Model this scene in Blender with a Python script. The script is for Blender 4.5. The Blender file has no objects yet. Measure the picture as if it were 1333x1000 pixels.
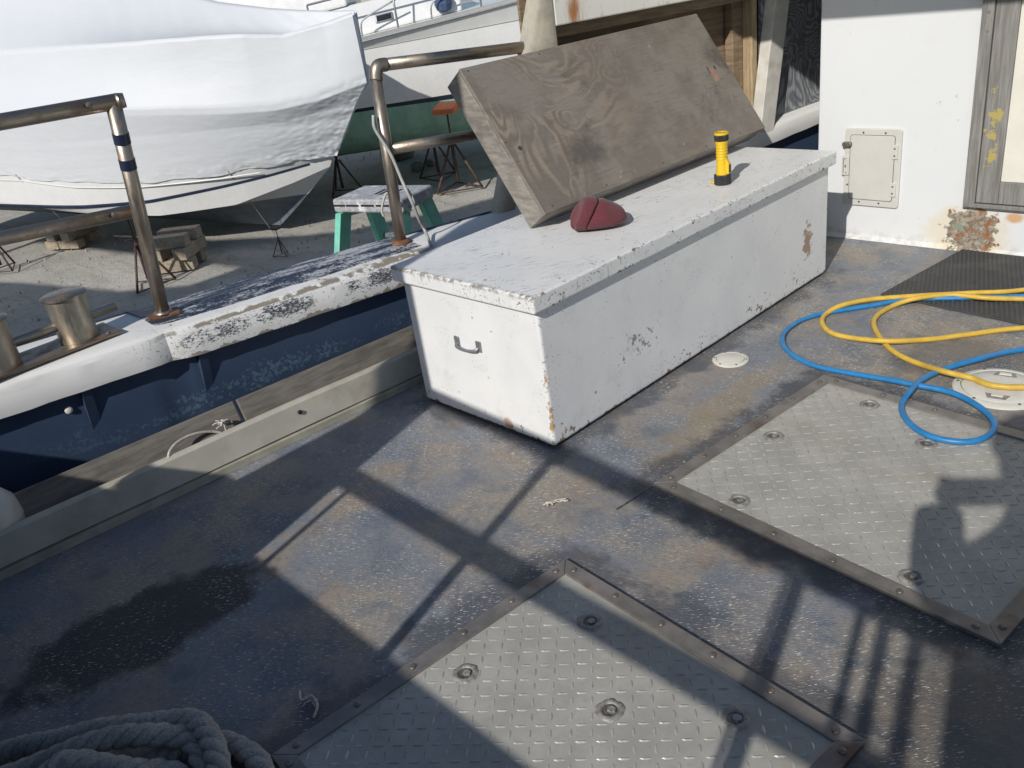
import bpy, bmesh, math, random
from mathutils import Vector, Matrix, noise as mnoise
random.seed(7)
R = math.radians
scene = bpy.context.scene
COL = scene.collection

# ------------------------------------------------------------------ camera
CW, CH, FPX = 1333.0, 1000.0, 1097.1
YAW, PITCH, ROLL = -0.86088, 0.4514, 0.15083
CAM = Vector((1.717, -1.615, 1.400))
_f = Vector((math.sin(YAW)*math.cos(PITCH), math.cos(YAW)*math.cos(PITCH), -math.sin(PITCH)))
_r0 = Vector((math.cos(YAW), -math.sin(YAW), 0))
_d0 = _f.cross(_r0)
_r = math.cos(ROLL)*_r0 + math.sin(ROLL)*_d0
_d = -math.sin(ROLL)*_r0 + math.cos(ROLL)*_d0
cam_data = bpy.data.cameras.new('camera')
cam = bpy.data.objects.new('camera', cam_data)
COL.objects.link(cam)
m = Matrix(((_r.x, -_d.x, -_f.x), (_r.y, -_d.y, -_f.y), (_r.z, -_d.z, -_f.z))).to_4x4()
m.translation = CAM
cam.matrix_world = m
cam_data.sensor_fit = 'HORIZONTAL'
cam_data.sensor_width = 36.0
cam_data.lens = 36.0*FPX/CW
cam_data.clip_start = 0.02
cam_data.clip_end = 400.0
scene.camera = cam

# ------------------------------------------------------------------ sky, sun, exposure
SUN_TRAVEL = Vector((-0.238, 0.79, -0.533)).normalized()
elev = math.asin(-SUN_TRAVEL.z)
world = bpy.data.worlds.new('World')
scene.world = world
world.use_nodes = True
wn = world.node_tree
bg = wn.nodes['Background']
sky = wn.nodes.new('ShaderNodeTexSky')
sky.sky_type = 'NISHITA'
sky.sun_disc = False
sky.sun_elevation = elev
sky.sun_rotation = math.atan2(-SUN_TRAVEL.x, -SUN_TRAVEL.y)
sky.air_density = 1.0
sky.dust_density = 0.3
sky.ozone_density = 1.4
wn.links.new(sky.outputs['Color'], bg.inputs['Color'])
bg.inputs['Strength'].default_value = 0.085
sun_data = bpy.data.lights.new('sun', 'SUN')
sun_data.energy = 4.0
sun_data.angle = R(0.53)
sun_data.color = (1.0, 0.955, 0.885)
sun = bpy.data.objects.new('sun', sun_data)
COL.objects.link(sun)
sun.location = (3, -6, 8)
sun.rotation_euler = SUN_TRAVEL.to_track_quat('-Z', 'Y').to_euler()
scene.view_settings.view_transform = 'Standard'
scene.view_settings.look = 'None'
scene.view_settings.exposure = 0.0
scene.view_settings.gamma = 1.0
scene.view_settings.use_curve_mapping = False
scene.render.engine = 'CYCLES'

# ------------------------------------------------------------------ measuring helpers (a sight line met with a real plane)
def sight(u, v):
    return _r*((u-CW/2)/FPX) + _d*((v-CH/2)/FPX) + _f
def hz(u, v, z=0.0):
    s = sight(u, v); return CAM + s*((z-CAM.z)/s.z)
def hp(u, v, P, n):
    s = sight(u, v); n = Vector(n); return CAM + s*((Vector(P)-CAM).dot(n)/s.dot(n))
def hy(u, v, y): return hp(u, v, (0, y, 0), (0, 1, 0))

# ------------------------------------------------------------------ node helpers
class NT:
    def __init__(s, name):
        s.mat = bpy.data.materials.new(name); s.mat.use_nodes = True
        s.t = s.mat.node_tree; s.b = s.t.nodes['Principled BSDF']
        s.pos = None; s.obj = None
    def n(s, typ): return s.t.nodes.new(typ)
    def put(s, sock, v):
        if v is None: return
        if hasattr(v, 'is_output'): s.t.links.new(v, sock)
        else:
            if isinstance(v, (tuple, list)) and len(v) == 3 and sock.type == 'RGBA': v = (*v, 1)
            sock.default_value = v
    def P(s):
        if s.pos is None: s.pos = s.n('ShaderNodeNewGeometry').outputs['Position']
        return s.pos
    def O(s):
        if s.obj is None: s.obj = s.n('ShaderNodeTexCoord').outputs['Object']
        return s.obj
    def map(s, vec, scale=(1, 1, 1), rot=(0, 0, 0), loc=(0, 0, 0)):
        k = s.n('ShaderNodeMapping'); s.put(k.inputs['Vector'], vec)
        k.inputs['Scale'].default_value = scale; k.inputs['Rotation'].default_value = rot; k.inputs['Location'].default_value = loc
        return k.outputs[0]
    def dirmap(s, vec, ang, scale, loc=(0, 0, 0)):
        return s.map(s.map(vec, rot=(0, 0, -R(ang))), scale=scale, loc=loc)
    def noise(s, vec, scale, detail=4, rough=0.55, dist=0.0, col=False):
        k = s.n('ShaderNodeTexNoise'); s.put(k.inputs['Vector'], vec)
        k.inputs['Scale'].default_value = scale; k.inputs['Detail'].default_value = detail
        k.inputs['Roughness'].default_value = rough; k.inputs['Distortion'].default_value = dist
        return k.outputs['Color' if col else 'Fac']
    def vor(s, vec, scale, out='Distance', feat='F1', rand=1.0):
        k = s.n('ShaderNodeTexVoronoi'); k.feature = feat; s.put(k.inputs['Vector'], vec)
        k.inputs['Scale'].default_value = scale; k.inputs['Randomness'].default_value = rand
        return k.outputs[out]
    def wave(s, vec, scale, dist=2, detail=2, dscale=1.0, direction='X', typ='BANDS'):
        k = s.n('ShaderNodeTexWave'); k.wave_type = typ
        if typ == 'BANDS': k.bands_direction = direction
        s.put(k.inputs['Vector'], vec)
        k.inputs['Scale'].default_value = scale; k.inputs['Distortion'].default_value = dist
        k.inputs['Detail'].default_value = detail; k.inputs['Detail Scale'].default_value = dscale
        return k.outputs['Fac']
    def m(s, op, a, b=None, c=None, clamp=False):
        k = s.n('ShaderNodeMath'); k.operation = op; k.use_clamp = clamp
        for i, v in enumerate((a, b, c)):
            if v is not None: s.put(k.inputs[i], v)
        return k.outputs[0]
    def rng(s, v, lo, hi, a=0.0, b=1.0):
        k = s.n('ShaderNodeMapRange'); k.interpolation_type = 'SMOOTHSTEP'
        s.put(k.inputs['Value'], v)
        k.inputs['From Min'].default_value = lo; k.inputs['From Max'].default_value = hi
        k.inputs['To Min'].default_value = a; k.inputs['To Max'].default_value = b
        return k.outputs['Result']
    def mix(s, f, a, b, mode='MIX'):
        k = s.n('ShaderNodeMix'); k.data_type = 'RGBA'; k.blend_type = mode
        s.put(k.inputs[0], f); s.put(k.inputs[6], a); s.put(k.inputs[7], b)
        return k.outputs[2]
    def fmix(s, f, a, b):
        k = s.n('ShaderNodeMix'); k.data_type = 'FLOAT'
        s.put(k.inputs[0], f); s.put(k.inputs[2], a); s.put(k.inputs[3], b)
        return k.outputs[0]
    def sep(s, vec):
        k = s.n('ShaderNodeSeparateXYZ'); s.put(k.inputs[0], vec); return k.outputs
    def ell(s, c, rad, rotz=0.0, vec=None):
        """1 at the centre of an ellipsoid, 0 on its border, negative beyond"""
        k = s.n('ShaderNodeVectorMath'); k.operation = 'SUBTRACT'
        s.put(k.inputs[0], vec or s.P()); k.inputs[1].default_value = c
        v = k.outputs[0]
        if rotz: v = s.map(v, rot=(0, 0, -rotz))
        q = s.n('ShaderNodeVectorMath'); q.operation = 'DIVIDE'; s.put(q.inputs[0], v); q.inputs[1].default_value = rad
        l = s.n('ShaderNodeVectorMath'); l.operation = 'LENGTH'; s.put(l.inputs[0], q.outputs[0])
        return s.m('SUBTRACT', 1.0, l.outputs['Value'])
    def edge(s, c, half, vec=None):
        """distance to the nearest edge of a box"""
        k = s.n('ShaderNodeVectorMath'); k.operation = 'SUBTRACT'
        s.put(k.inputs[0], vec or s.P()); k.inputs[1].default_value = c
        a_ = s.n('ShaderNodeVectorMath'); a_.operation = 'ABSOLUTE'; s.put(a_.inputs[0], k.outputs[0])
        d_ = s.n('ShaderNodeVectorMath'); d_.operation = 'SUBTRACT'; d_.inputs[0].default_value = half; s.put(d_.inputs[1], a_.outputs[0])
        x, y, z = s.sep(d_.outputs[0])
        return s.m('MAXIMUM', s.m('MINIMUM', x, y), s.m('MINIMUM', s.m('MAXIMUM', x, y), z))
    def rectd(s, c, half, rotz):
        """distance outside a flat rectangle"""
        k = s.n('ShaderNodeVectorMath'); k.operation = 'SUBTRACT'; s.put(k.inputs[0], s.P()); k.inputs[1].default_value = c
        x, y, z = s.sep(s.map(k.outputs[0], rot=(0, 0, -rotz)))
        return s.m('MAXIMUM', s.m('SUBTRACT', s.m('ABSOLUTE', x), half[0]), s.m('SUBTRACT', s.m('ABSOLUTE', y), half[1]))
    def bump(s, h, strength=0.3, dist=0.01, normal=None):
        k = s.n('ShaderNodeBump'); k.inputs['Strength'].default_value = strength; k.inputs['Distance'].default_value = dist
        s.put(k.inputs['Height'], h)
        if normal is not None: s.put(k.inputs['Normal'], normal)
        return k.outputs[0]
    def out(s, color=None, rough=None, metal=None, normal=None, spec=None):
        s.put(s.b.inputs['Base Color'], color); s.put(s.b.inputs['Roughness'], rough); s.put(s.b.inputs['Metallic'], metal)
        s.put(s.b.inputs['Normal'], normal); s.put(s.b.inputs['Specular IOR Level'], spec)
        return s.mat

def simple(name, color, rough=0.5, metal=0.0, var=0.12, scale=30.0, bump=0.0, dirt=None, obj=False):
    t = NT(name); v = t.O() if obj else t.P()
    n1 = t.noise(v, scale, 5, 0.6)
    c = t.mix(t.rng(n1, 0.3, 0.7), tuple(x*(1-var) for x in color), tuple(min(1, x*(1+var)) for x in color))
    if dirt: c = t.mix(t.m('MULTIPLY', t.rng(t.noise(v, scale*0.3, 6, 0.65), 0.5, 0.72), dirt[1]), c, dirt[0])
    r = t.rng(t.noise(v, scale*2, 3), 0.2, 0.8, max(0, rough-0.08), min(1, rough+0.08))
    nn = t.bump(t.noise(v, scale*4, 5), bump, 0.004) if bump else None
    return t.out(c, r, metal, nn)

# ------------------------------------------------------------------ mesh helpers
class MB:
    def __init__(s): s.v = []; s.f = []
    def add(s, vs, fs):
        o = len(s.v); s.v += [Vector(p) for p in vs]; s.f += [tuple(i+o for i in q) for q in fs]; return s
    def hexa(s, a):            # 8 corners: bottom loop 0-3, top loop 4-7
        return s.add(a, [(3, 2, 1, 0), (4, 5, 6, 7), (0, 1, 5, 4), (1, 2, 6, 5), (2, 3, 7, 6), (3, 0, 4, 7)])
    def box(s, lo, hi):
        x0, y0, z0 = lo; x1, y1, z1 = hi
        return s.hexa([(x0, y0, z0), (x1, y0, z0), (x1, y1, z0), (x0, y1, z0), (x0, y0, z1), (x1, y0, z1), (x1, y1, z1), (x0, y1, z1)])
    def obox(s, O, U, V, W_, u, v, w):   # box in a frame O,U,V,W_ with ranges
        O, U, V, W_ = map(Vector, (O, U, V, W_))
        c = lambda a, b, d: O+U*a+V*b+W_*d
        return s.hexa([c(u[0], v[0], w[0]), c(u[1], v[0], w[0]), c(u[1], v[1], w[0]), c(u[0], v[1], w[0]),
                       c(u[0], v[0], w[1]), c(u[1], v[0], w[1]), c(u[1], v[1], w[1]), c(u[0], v[1], w[1])])
    def prism(s, poly, ext):
        ext = Vector(ext); n = len(poly); poly = [Vector(p) for p in poly]
        return s.add(poly+[p+ext for p in poly], [tuple(range(n-1, -1, -1)), tuple(range(n, 2*n))]+[(i, (i+1) % n, n+(i+1) % n, n+i) for i in range(n)])
    def rings(s, rows, closed=True, capa=True, capb=True):
        o = len(s.v); n = len(rows[0])
        for r in rows: s.v += [Vector(p) for p in r]
        for i in range(len(rows)-1):
            for j in range(n if closed else n-1):
                k = (j+1) % n
                s.f.append((o+i*n+j, o+i*n+k, o+(i+1)*n+k, o+(i+1)*n+j))
        if closed and capa: s.f.append(tuple(o+j for j in range(n-1, -1, -1)))
        if closed and capb: s.f.append(tuple(o+(len(rows)-1)*n+j for j in range(n)))
        return s
    def tube(s, pts, r, n=10, closed=False, phase=0.0, caps=True):
        pts = [Vector(p) for p in pts]; N_ = len(pts)
        rr = r if isinstance(r, (list, tuple)) else [r]*N_
        rows = []; up = None
        for i, p in enumerate(pts):
            a = pts[(i-1) % N_] if (closed or i > 0) else p
            b = pts[(i+1) % N_] if (closed or i < N_-1) else p
            t = (b-a).normalized()
            if up is None:
                up = Vector((0, 0, 1)) if abs(t.z) < 0.9 else Vector((1, 0, 0))
            x = t.cross(up).normalized(); up = x.cross(t).normalized()
            rows.append([p+(x*math.cos(2*math.pi*j/n+phase)+up*math.sin(2*math.pi*j/n+phase))*rr[i] for j in range(n)])
        if closed: rows.append(rows[0]); return s.rings(rows, True, False, False)
        return s.rings(rows, True, caps, caps)
    def lathe(s, prof, O=(0, 0, 0), A=(0, 0, 1), n=24, capa=True, capb=True):   # prof: (radius, height)
        A = Vector(A).normalized(); O = Vector(O)
        x = A.cross(Vector((0, 1, 0)) if abs(A.y) < 0.9 else Vector((1, 0, 0))).normalized(); y = A.cross(x)
        rows = [[O+A*h+(x*math.cos(2*math.pi*j/n)+y*math.sin(2*math.pi*j/n))*r for j in range(n)] for r, h in prof]
        return s.rings(rows, True, capa, capb)
    def mesh(s, name, off=Vector((0, 0, 0)), smooth=False):
        me = bpy.data.meshes.new(name)
        me.from_pydata([tuple(p-off) for p in s.v], [], s.f)
        bm = bmesh.new(); bm.from_mesh(me); bmesh.ops.recalc_face_normals(bm, faces=bm.faces); bm.to_mesh(me); bm.free()
        if smooth: me.polygons.foreach_set('use_smooth', [True]*len(me.polygons))
        return me
    def build(s, name, mat, parent=None, smooth=False, bevel=0.0, label=None, loc=None, auto=None, seg=2):
        off = world_loc(parent) if parent else Vector(loc or (0, 0, 0))
        me = s.mesh(name, off, smooth or auto is not None)
        me.materials.append(mat)
        o = bpy.data.objects.new(name, me); COL.objects.link(o)
        if parent: o.parent = parent
        else: o.location = off
        if bevel:
            b = o.modifiers.new('bevel', 'BEVEL'); b.width = bevel; b.segments = seg; b.limit_method = 'ANGLE'; b.angle_limit = R(35)
        if auto is not None:
            me.set_sharp_from_angle(angle=R(auto))
        if label: o['label'] = label
        return o
def world_loc(o):
    l = Vector((0, 0, 0))
    while o: l += Vector(o.location); o = o.parent
    return l
def tag(o, label, cat, group=None):
    o['label'] = label; o['category'] = cat
    if group: o['group'] = group
    return o
def thing(name, label, cat, loc, group=None):
    o = bpy.data.objects.new(name, None); COL.objects.link(o); o.location = loc; o.empty_display_size = 0.1
    return tag(o, label, cat, group)
def copy_tree(o, parent=None):
    c = o.copy(); COL.objects.link(c)
    if parent: c.parent = parent
    for ch in list(o.children): copy_tree(ch, c)
    return c
def share(name, me, mat, parent, loc, rotz=0.0):
    if mat.name not in [x.name for x in me.materials if x]: me.materials.append(mat)
    o = bpy.data.objects.new(name, me); COL.objects.link(o); o.parent = parent
    o.location = Vector(loc)-world_loc(parent); o.rotation_euler = (0, 0, rotz); return o
def kind(o, k): o['kind'] = k; return o
def smooth_path(pts, sub=6, closed=False):
    pts = [Vector(p) for p in pts]; out = []; n = len(pts)
    for i in range(n if closed else n-1):
        g = lambda k: pts[k % n] if closed else pts[max(0, min(n-1, k))]
        p0, p1, p2, p3 = g(i-1), g(i), g(i+1), g(i+2)
        for k in range(sub):
            t = k/sub
            out.append(0.5*((2*p1)+(p2-p0)*t+(2*p0-5*p1+4*p2-p3)*t*t+(3*p1-p0-3*p2+p3)*t**3))
    if not closed: out.append(pts[-1])
    return out
def lerp(a, b, t): return a+(b-a)*t
def interp(x, xs, ys):
    if x <= xs[0]: return ys[0]
    for i in range(len(xs)-1):
        if x <= xs[i+1]: return lerp(ys[i], ys[i+1], (x-xs[i])/(xs[i+1]-xs[i]))
    return ys[-1]

# chest and boat dimensions
CW_, CL, CHT, CO, COB, CT, YW = 0.665, 1.796, 0.541, 0.019, 0.029, 0.056, 2.297
GZ = -1.40
Z = Vector((0, 0, 1))

# ------------------------------------------------------------------ materials
def mat_deck():
    t = NT('deck_paint'); p = t.P()
    big = t.noise(p, 2.2, 5, 0.6, 0.4); mid = t.noise(t.map(p, loc=(3, 7, 0)), 6.5, 6, 0.65); fine = t.noise(p, 55, 6, 0.75)
    c = t.mix(t.rng(big, 0.38, 0.62), (0.20, 0.217, 0.25), (0.30, 0.265, 0.22))
    c = t.mix(t.m('MULTIPLY', t.rng(mid, 0.46, 0.64), 0.8), c, (0.135, 0.162, 0.20))
    c = t.mix(t.m('MULTIPLY', t.rng(t.noise(t.map(p, loc=(9, 1, 0)), 4.1, 5), 0.52, 0.70), 0.6), c, (0.33, 0.25, 0.175))
    c = t.mix(t.m('MULTIPLY', t.rng(t.noise(t.map(p, loc=(5, 6, 0)), 9, 6, 0.7), 0.55, 0.70), 0.5), c, (0.22, 0.15, 0.115))
    c = t.mix(t.rng(fine, 0.40, 0.75, 0.0, 0.45), c, (0.085, 0.088, 0.10))
    c = t.mix(t.m('MULTIPLY', t.rng(t.noise(p, 140, 3, 0.6), 0.58, 0.7), 0.35), c, (0.44, 0.41, 0.37))
    # tan rust run beside the far hatch, dark wet patch, dark grime along the hatches
    rust = t.rng(t.m('ADD', t.ell((0.30, 0.50, 0), (0.10, 0.58, 1), 0.06), t.m('MULTIPLY', t.m('SUBTRACT', mid, 0.5), 2.2)), 0.1, 0.6)
    c = t.mix(t.m('MULTIPLY', rust, 0.5), c, (0.33, 0.25, 0.14))
    w0 = hz(190, 815)
    wet = t.rng(t.m('ADD', t.ell((w0.x, w0.y, 0), (0.19, 0.38, 1), -0.12), t.m('MULTIPLY', t.m('SUBTRACT', mid, 0.5), 1.1)), 0.0, 0.28)
    c = t.mix(t.m('MULTIPLY', wet, 0.9), c, (0.013, 0.014, 0.017))
    grime = t.rng(t.m('ADD', t.ell((1.45, -0.35, 0), (0.30, 0.40, 1)), t.m('MULTIPLY', t.m('SUBTRACT', mid, 0.5), 1.6)), -0.1, 0.5)
    c = t.mix(t.m('MULTIPLY', grime, 0.55), c, (0.05, 0.042, 0.034))
    drk = t.rng(t.m('ADD', t.ell((0.85, 1.2, 0), (0.34, 0.30, 1)), t.m('MULTIPLY', t.m('SUBTRACT', mid, 0.5), 1.5)), 0.05, 0.5)
    c = t.mix(t.m('MULTIPLY', drk, 0.45), c, (0.07, 0.065, 0.06))
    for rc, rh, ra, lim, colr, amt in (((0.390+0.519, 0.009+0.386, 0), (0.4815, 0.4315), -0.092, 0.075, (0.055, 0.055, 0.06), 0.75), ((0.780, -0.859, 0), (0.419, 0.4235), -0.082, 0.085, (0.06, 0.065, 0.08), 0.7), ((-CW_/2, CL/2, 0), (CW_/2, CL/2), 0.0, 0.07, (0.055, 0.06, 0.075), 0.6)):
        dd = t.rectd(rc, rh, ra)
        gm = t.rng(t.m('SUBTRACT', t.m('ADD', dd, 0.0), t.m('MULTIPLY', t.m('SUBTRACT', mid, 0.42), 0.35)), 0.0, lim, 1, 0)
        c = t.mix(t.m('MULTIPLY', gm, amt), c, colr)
    # scrapes left by dragged gear
    for an, lo_ in ((62, (0, 0, 0)), (20, (3, 1, 0)), (-35, (7, 5, 0))):
        scp = t.m('MULTIPLY', t.rng(t.noise(t.dirmap(p, an, (1.6, 95, 1), loc=lo_), 1.0, 3, 0.5), 0.675, 0.70), t.rng(t.noise(t.map(p, loc=lo_), 2.3, 3), 0.50, 0.62))
        c = t.mix(t.m('MULTIPLY', scp, 0.45), c, (0.36, 0.345, 0.32))
    ck0, ck1 = hz(803, 663), hz(850, 634); cd_ = (ck1-ck0); ca_ = math.atan2(cd_.y, cd_.x)
    ckd = t.rectd(tuple((ck0+ck1)/2), (cd_.length/2, 0.0015), ca_)
    c = t.mix(t.rng(t.m('ADD', ckd, t.m('MULTIPLY', t.m('SUBTRACT', fine, 0.5), 0.012)), 0.0, 0.004, 0.9, 0), c, (0.02, 0.02, 0.02))
    # sun glints on the non-skid painted as pale flecks: small, brushed one way
    v = t.dirmap(p, 49, (62, 290, 60))
    glint = t.rng(t.noise(v, 1.0, 2, 0.55), 0.625, 0.665)
    patch = t.rng(t.noise(t.map(p, loc=(4, 4, 0)), 5, 3), 0.38, 0.6)
    glint = t.m('MULTIPLY', glint, patch)
    c = t.mix(t.m('MULTIPLY', glint, 0.9), c, (0.78, 0.77, 0.74))
    sp = t.rng(t.noise(t.map(p, loc=(1, 2, 3)), 210, 1, 0.5), 0.735, 0.76)
    c = t.mix(t.m('MULTIPLY', sp, 0.5), c, (0.45, 0.45, 0.45))
    # cracked seams
    r = t.fmix(wet, t.fmix(glint, 0.60, 0.22), 0.42)
    h = t.m('ADD', t.m('MULTIPLY', fine, 0.6), t.m('ADD', t.m('MULTIPLY', t.noise(v, 1.0, 3), 0.7), t.m('MULTIPLY', mid, 0.5)))
    return t.out(c, r, 0.0, t.bump(h, 0.85, 0.0045), 0.6)

def mat_chest(name, c, half, low=0.0, scr=True, lid=False):
    t = NT(name); p = t.P()
    e = t.edge(c, half)
    n1 = t.noise(p, 38, 6, 0.7); n2 = t.noise(t.map(p, loc=(2, 5, 1)), 5, 4, 0.6); n3 = t.noise(p, 120, 4, 0.7)
    col = t.mix(t.rng(n2, 0.35, 0.65), (0.72, 0.725, 0.725), (0.77, 0.77, 0.765))
    col = t.mix(t.m('MULTIPLY', t.rng(t.noise(p, 11, 6, 0.7), 0.52, 0.72), 0.28), col, (0.50, 0.49, 0.46))
    # chips: everywhere sparse, thick at the edges
    near = t.rng(e, 0.0, 0.016, 0.115, 0.0)
    zone = t.rng(n2, 0.40, 0.64, -0.07, 0.04)
    chips = t.rng(t.m('ADD', t.m('ADD', n1, near), zone), 0.68, 0.705)
    if not lid:
        z = t.sep(p)[2]
        lowm = t.rng(z, 0.0, 0.16, 0.11, 0.0)
        chips = t.rng(t.m('ADD', t.m('ADD', t.m('ADD', n1, near), zone), lowm), 0.675, 0.70)
    chipc = t.mix(t.rng(t.noise(p, 21, 3), 0.42, 0.6), (0.16, 0.15, 0.14), (0.30, 0.215, 0.13))
    col = t.mix(chips, col, chipc)
    fl_ = t.m('MULTIPLY', t.rng(t.noise(t.map(p, scale=(1, 1, 1.6)), 85, 3, 0.6), 0.625, 0.66), t.rng(t.m('ADD', t.noise(t.map(p, loc=(6, 6, 6)), 7, 4, 0.6), t.rng(e, 0.0, 0.10, 0.13, 0.0)), 0.53, 0.63))
    col = t.mix(t.m('MULTIPLY', fl_, 0.85), col, (0.20, 0.185, 0.165)); chips = t.m('MAXIMUM', chips, fl_)
    masks = chips
    if lid:
        v = t.dirmap(p, 70, (11, 150, 70))
        sc = t.m('MULTIPLY', t.rng(t.noise(v, 1.0, 4, 0.62), 0.60, 0.64), t.rng(t.noise(p, 6.5, 3), 0.44, 0.58))
        col = t.mix(t.m('MULTIPLY', sc, 0.75), col, (0.22, 0.215, 0.205)); masks = t.m('MAXIMUM', masks, t.m('MULTIPLY', sc, 0.5))
        v2 = t.dirmap(p, 52, (14, 120, 14), loc=(3, 3, 0))
        sc2 = t.m('MULTIPLY', t.rng(t.noise(v2, 1.0, 4, 0.62), 0.61, 0.65), t.rng(t.noise(t.map(p, loc=(7, 0, 0)), 5, 3), 0.45, 0.60))
        col = t.mix(t.m('MULTIPLY', sc2, 0.7), col, (0.26, 0.25, 0.235))
        # worn grey-brown line along the aft edge
        x, y, z = t.sep(p)
        aft = t.m('MULTIPLY', t.rng(t.m('ADD', t.m('ABSOLUTE', t.m('ADD', y, COB)), t.m('ABSOLUTE', t.m('SUBTRACT', z, CHT))), 0.006, 0.018, 1, 0), t.rng(n1, 0.42, 0.56))
        col = t.mix(t.m('MULTIPLY', aft, 0.85), col, (0.25, 0.225, 0.18))
    else:
        x, y, z = t.sep(p)
        cx = t.m('ADD', t.m('ABSOLUTE', x), t.m('ABSOLUTE', y))
        strip = t.m('MULTIPLY', t.rng(t.m('ADD', cx, t.m('MULTIPLY', t.noise(t.map(p, scale=(1, 1, 0.6)), 30, 4, 0.7), 0.075)), 0.040, 0.046, 1, 0), t.rng(t.m('ADD', t.m('ABSOLUTE', t.m('SUBTRACT', z, 0.17)), t.m('MULTIPLY', n2, 0.12)), 0.155, 0.185, 1, 0))
        col = t.mix(strip, col, (0.40, 0.27, 0.14)); masks = t.m('MAXIMUM', masks, strip)
        pk = t.rng(t.m('ADD', t.ell((0, 1.62, 0.20), (0.05, 0.055, 0.12)), t.m('MULTIPLY', t.m('SUBTRACT', n1, 0.5), 3.0)), 0.35, 0.5)
        col = t.mix(pk, col, (0.36, 0.25, 0.19))
        sm = t.rng(t.m('ADD', t.ell((0, 0.47, 0.20), (0.05, 0.34, 0.2)), t.m('MULTIPLY', t.m('SUBTRACT', n1, 0.5), 3.0)), 0.98, 1.10)
        col = t.mix(t.m('MULTIPLY', sm, 0.85), col, (0.19, 0.175, 0.155))
        ru = t.rng(t.m('ADD', t.ell((-0.21, 0, 0.035), (0.025, 0.03, 0.03)), t.m('MULTIPLY', t.m('SUBTRACT', n1, 0.5), 0.9)), 0.0, 0.5)
        col = t.mix(t.m('MULTIPLY', ru, 0.7), col, (0.45, 0.22, 0.07))
    nn = t.bump(t.m('SUBTRACT', t.m('MULTIPLY', t.noise(p, 16, 4), 0.35), masks), 0.35, 0.003)
    nn = t.bump(n3, 0.10, 0.002, nn)
    return t.out(col, t.fmix(masks, 0.42, 0.8), 0.0, nn)

def mat_ply(name, dark=False, frame=None):
    """weathered plywood, rotary-cut figure"""
    t = NT(name); p = t.O()
    v = p
    if frame: v = t.map(p, scale=frame)
    warp = t.noise(v, 2.3, 3, 0.5, 0.6)
    rings = t.m('FRACT', t.m('ADD', t.m('MULTIPLY', warp, 30.0 if dark else 16.0), t.m('MULTIPLY', t.noise(v, 14, 3), 0.5)))
    fig = t.rng(t.m('ABSOLUTE', t.m('SUBTRACT', rings, 0.5)), 0.14, 0.42)
    grain = t.noise(t.map(p, scale=(6, 6, 90) if not dark else (40, 40, 4)), 1.6, 5, 0.7)
    patch = t.m('MULTIPLY', t.rng(t.noise(t.map(p, loc=(1, 3, 2)), 3.4, 4, 0.6), 0.42, 0.60), t.rng(t.sep(p)[1], 0.45, 0.75, 1.0, 0.25))
    if dark:
        c = t.mix(fig, (0.15, 0.165, 0.19), (0.33, 0.34, 0.35))
        c = t.mix(t.rng(grain, 0.45, 0.7), c, (0.10, 0.11, 0.125))
        h = t.m('ADD', fig, grain)
        return t.out(c, 0.75, 0, t.bump(h, 0.35, 0.003))
    c = t.mix(t.m('MULTIPLY', fig, patch), (0.18, 0.155, 0.132), (0.295, 0.24, 0.19))
    c = t.mix(t.m('MULTIPLY', t.rng(t.noise(t.map(p, loc=(5, 0, 0)), 4, 5, 0.65), 0.44, 0.62), 0.85), c, (0.235, 0.212, 0.185))
    c = t.mix(t.m('MULTIPLY', t.rng(grain, 0.5, 0.75), 0.55), c, (0.085, 0.075, 0.065))
    c = t.mix(t.m('MULTIPLY', t.rng(t.noise(t.map(p, loc=(8, 3, 0)), 3.0, 6, 0.7), 0.56, 0.72), 0.7), c, (0.075, 0.068, 0.062))
    c = t.mix(t.m('MULTIPLY', t.rng(t.noise(p, 22, 6, 0.7), 0.66, 0.72), 0.5), c, (0.45, 0.43, 0.40))
    return t.out(c, 0.62, 0, t.bump(t.m('ADD', grain, t.m('MULTIPLY', fig, 0.4)), 0.25, 0.003))

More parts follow.
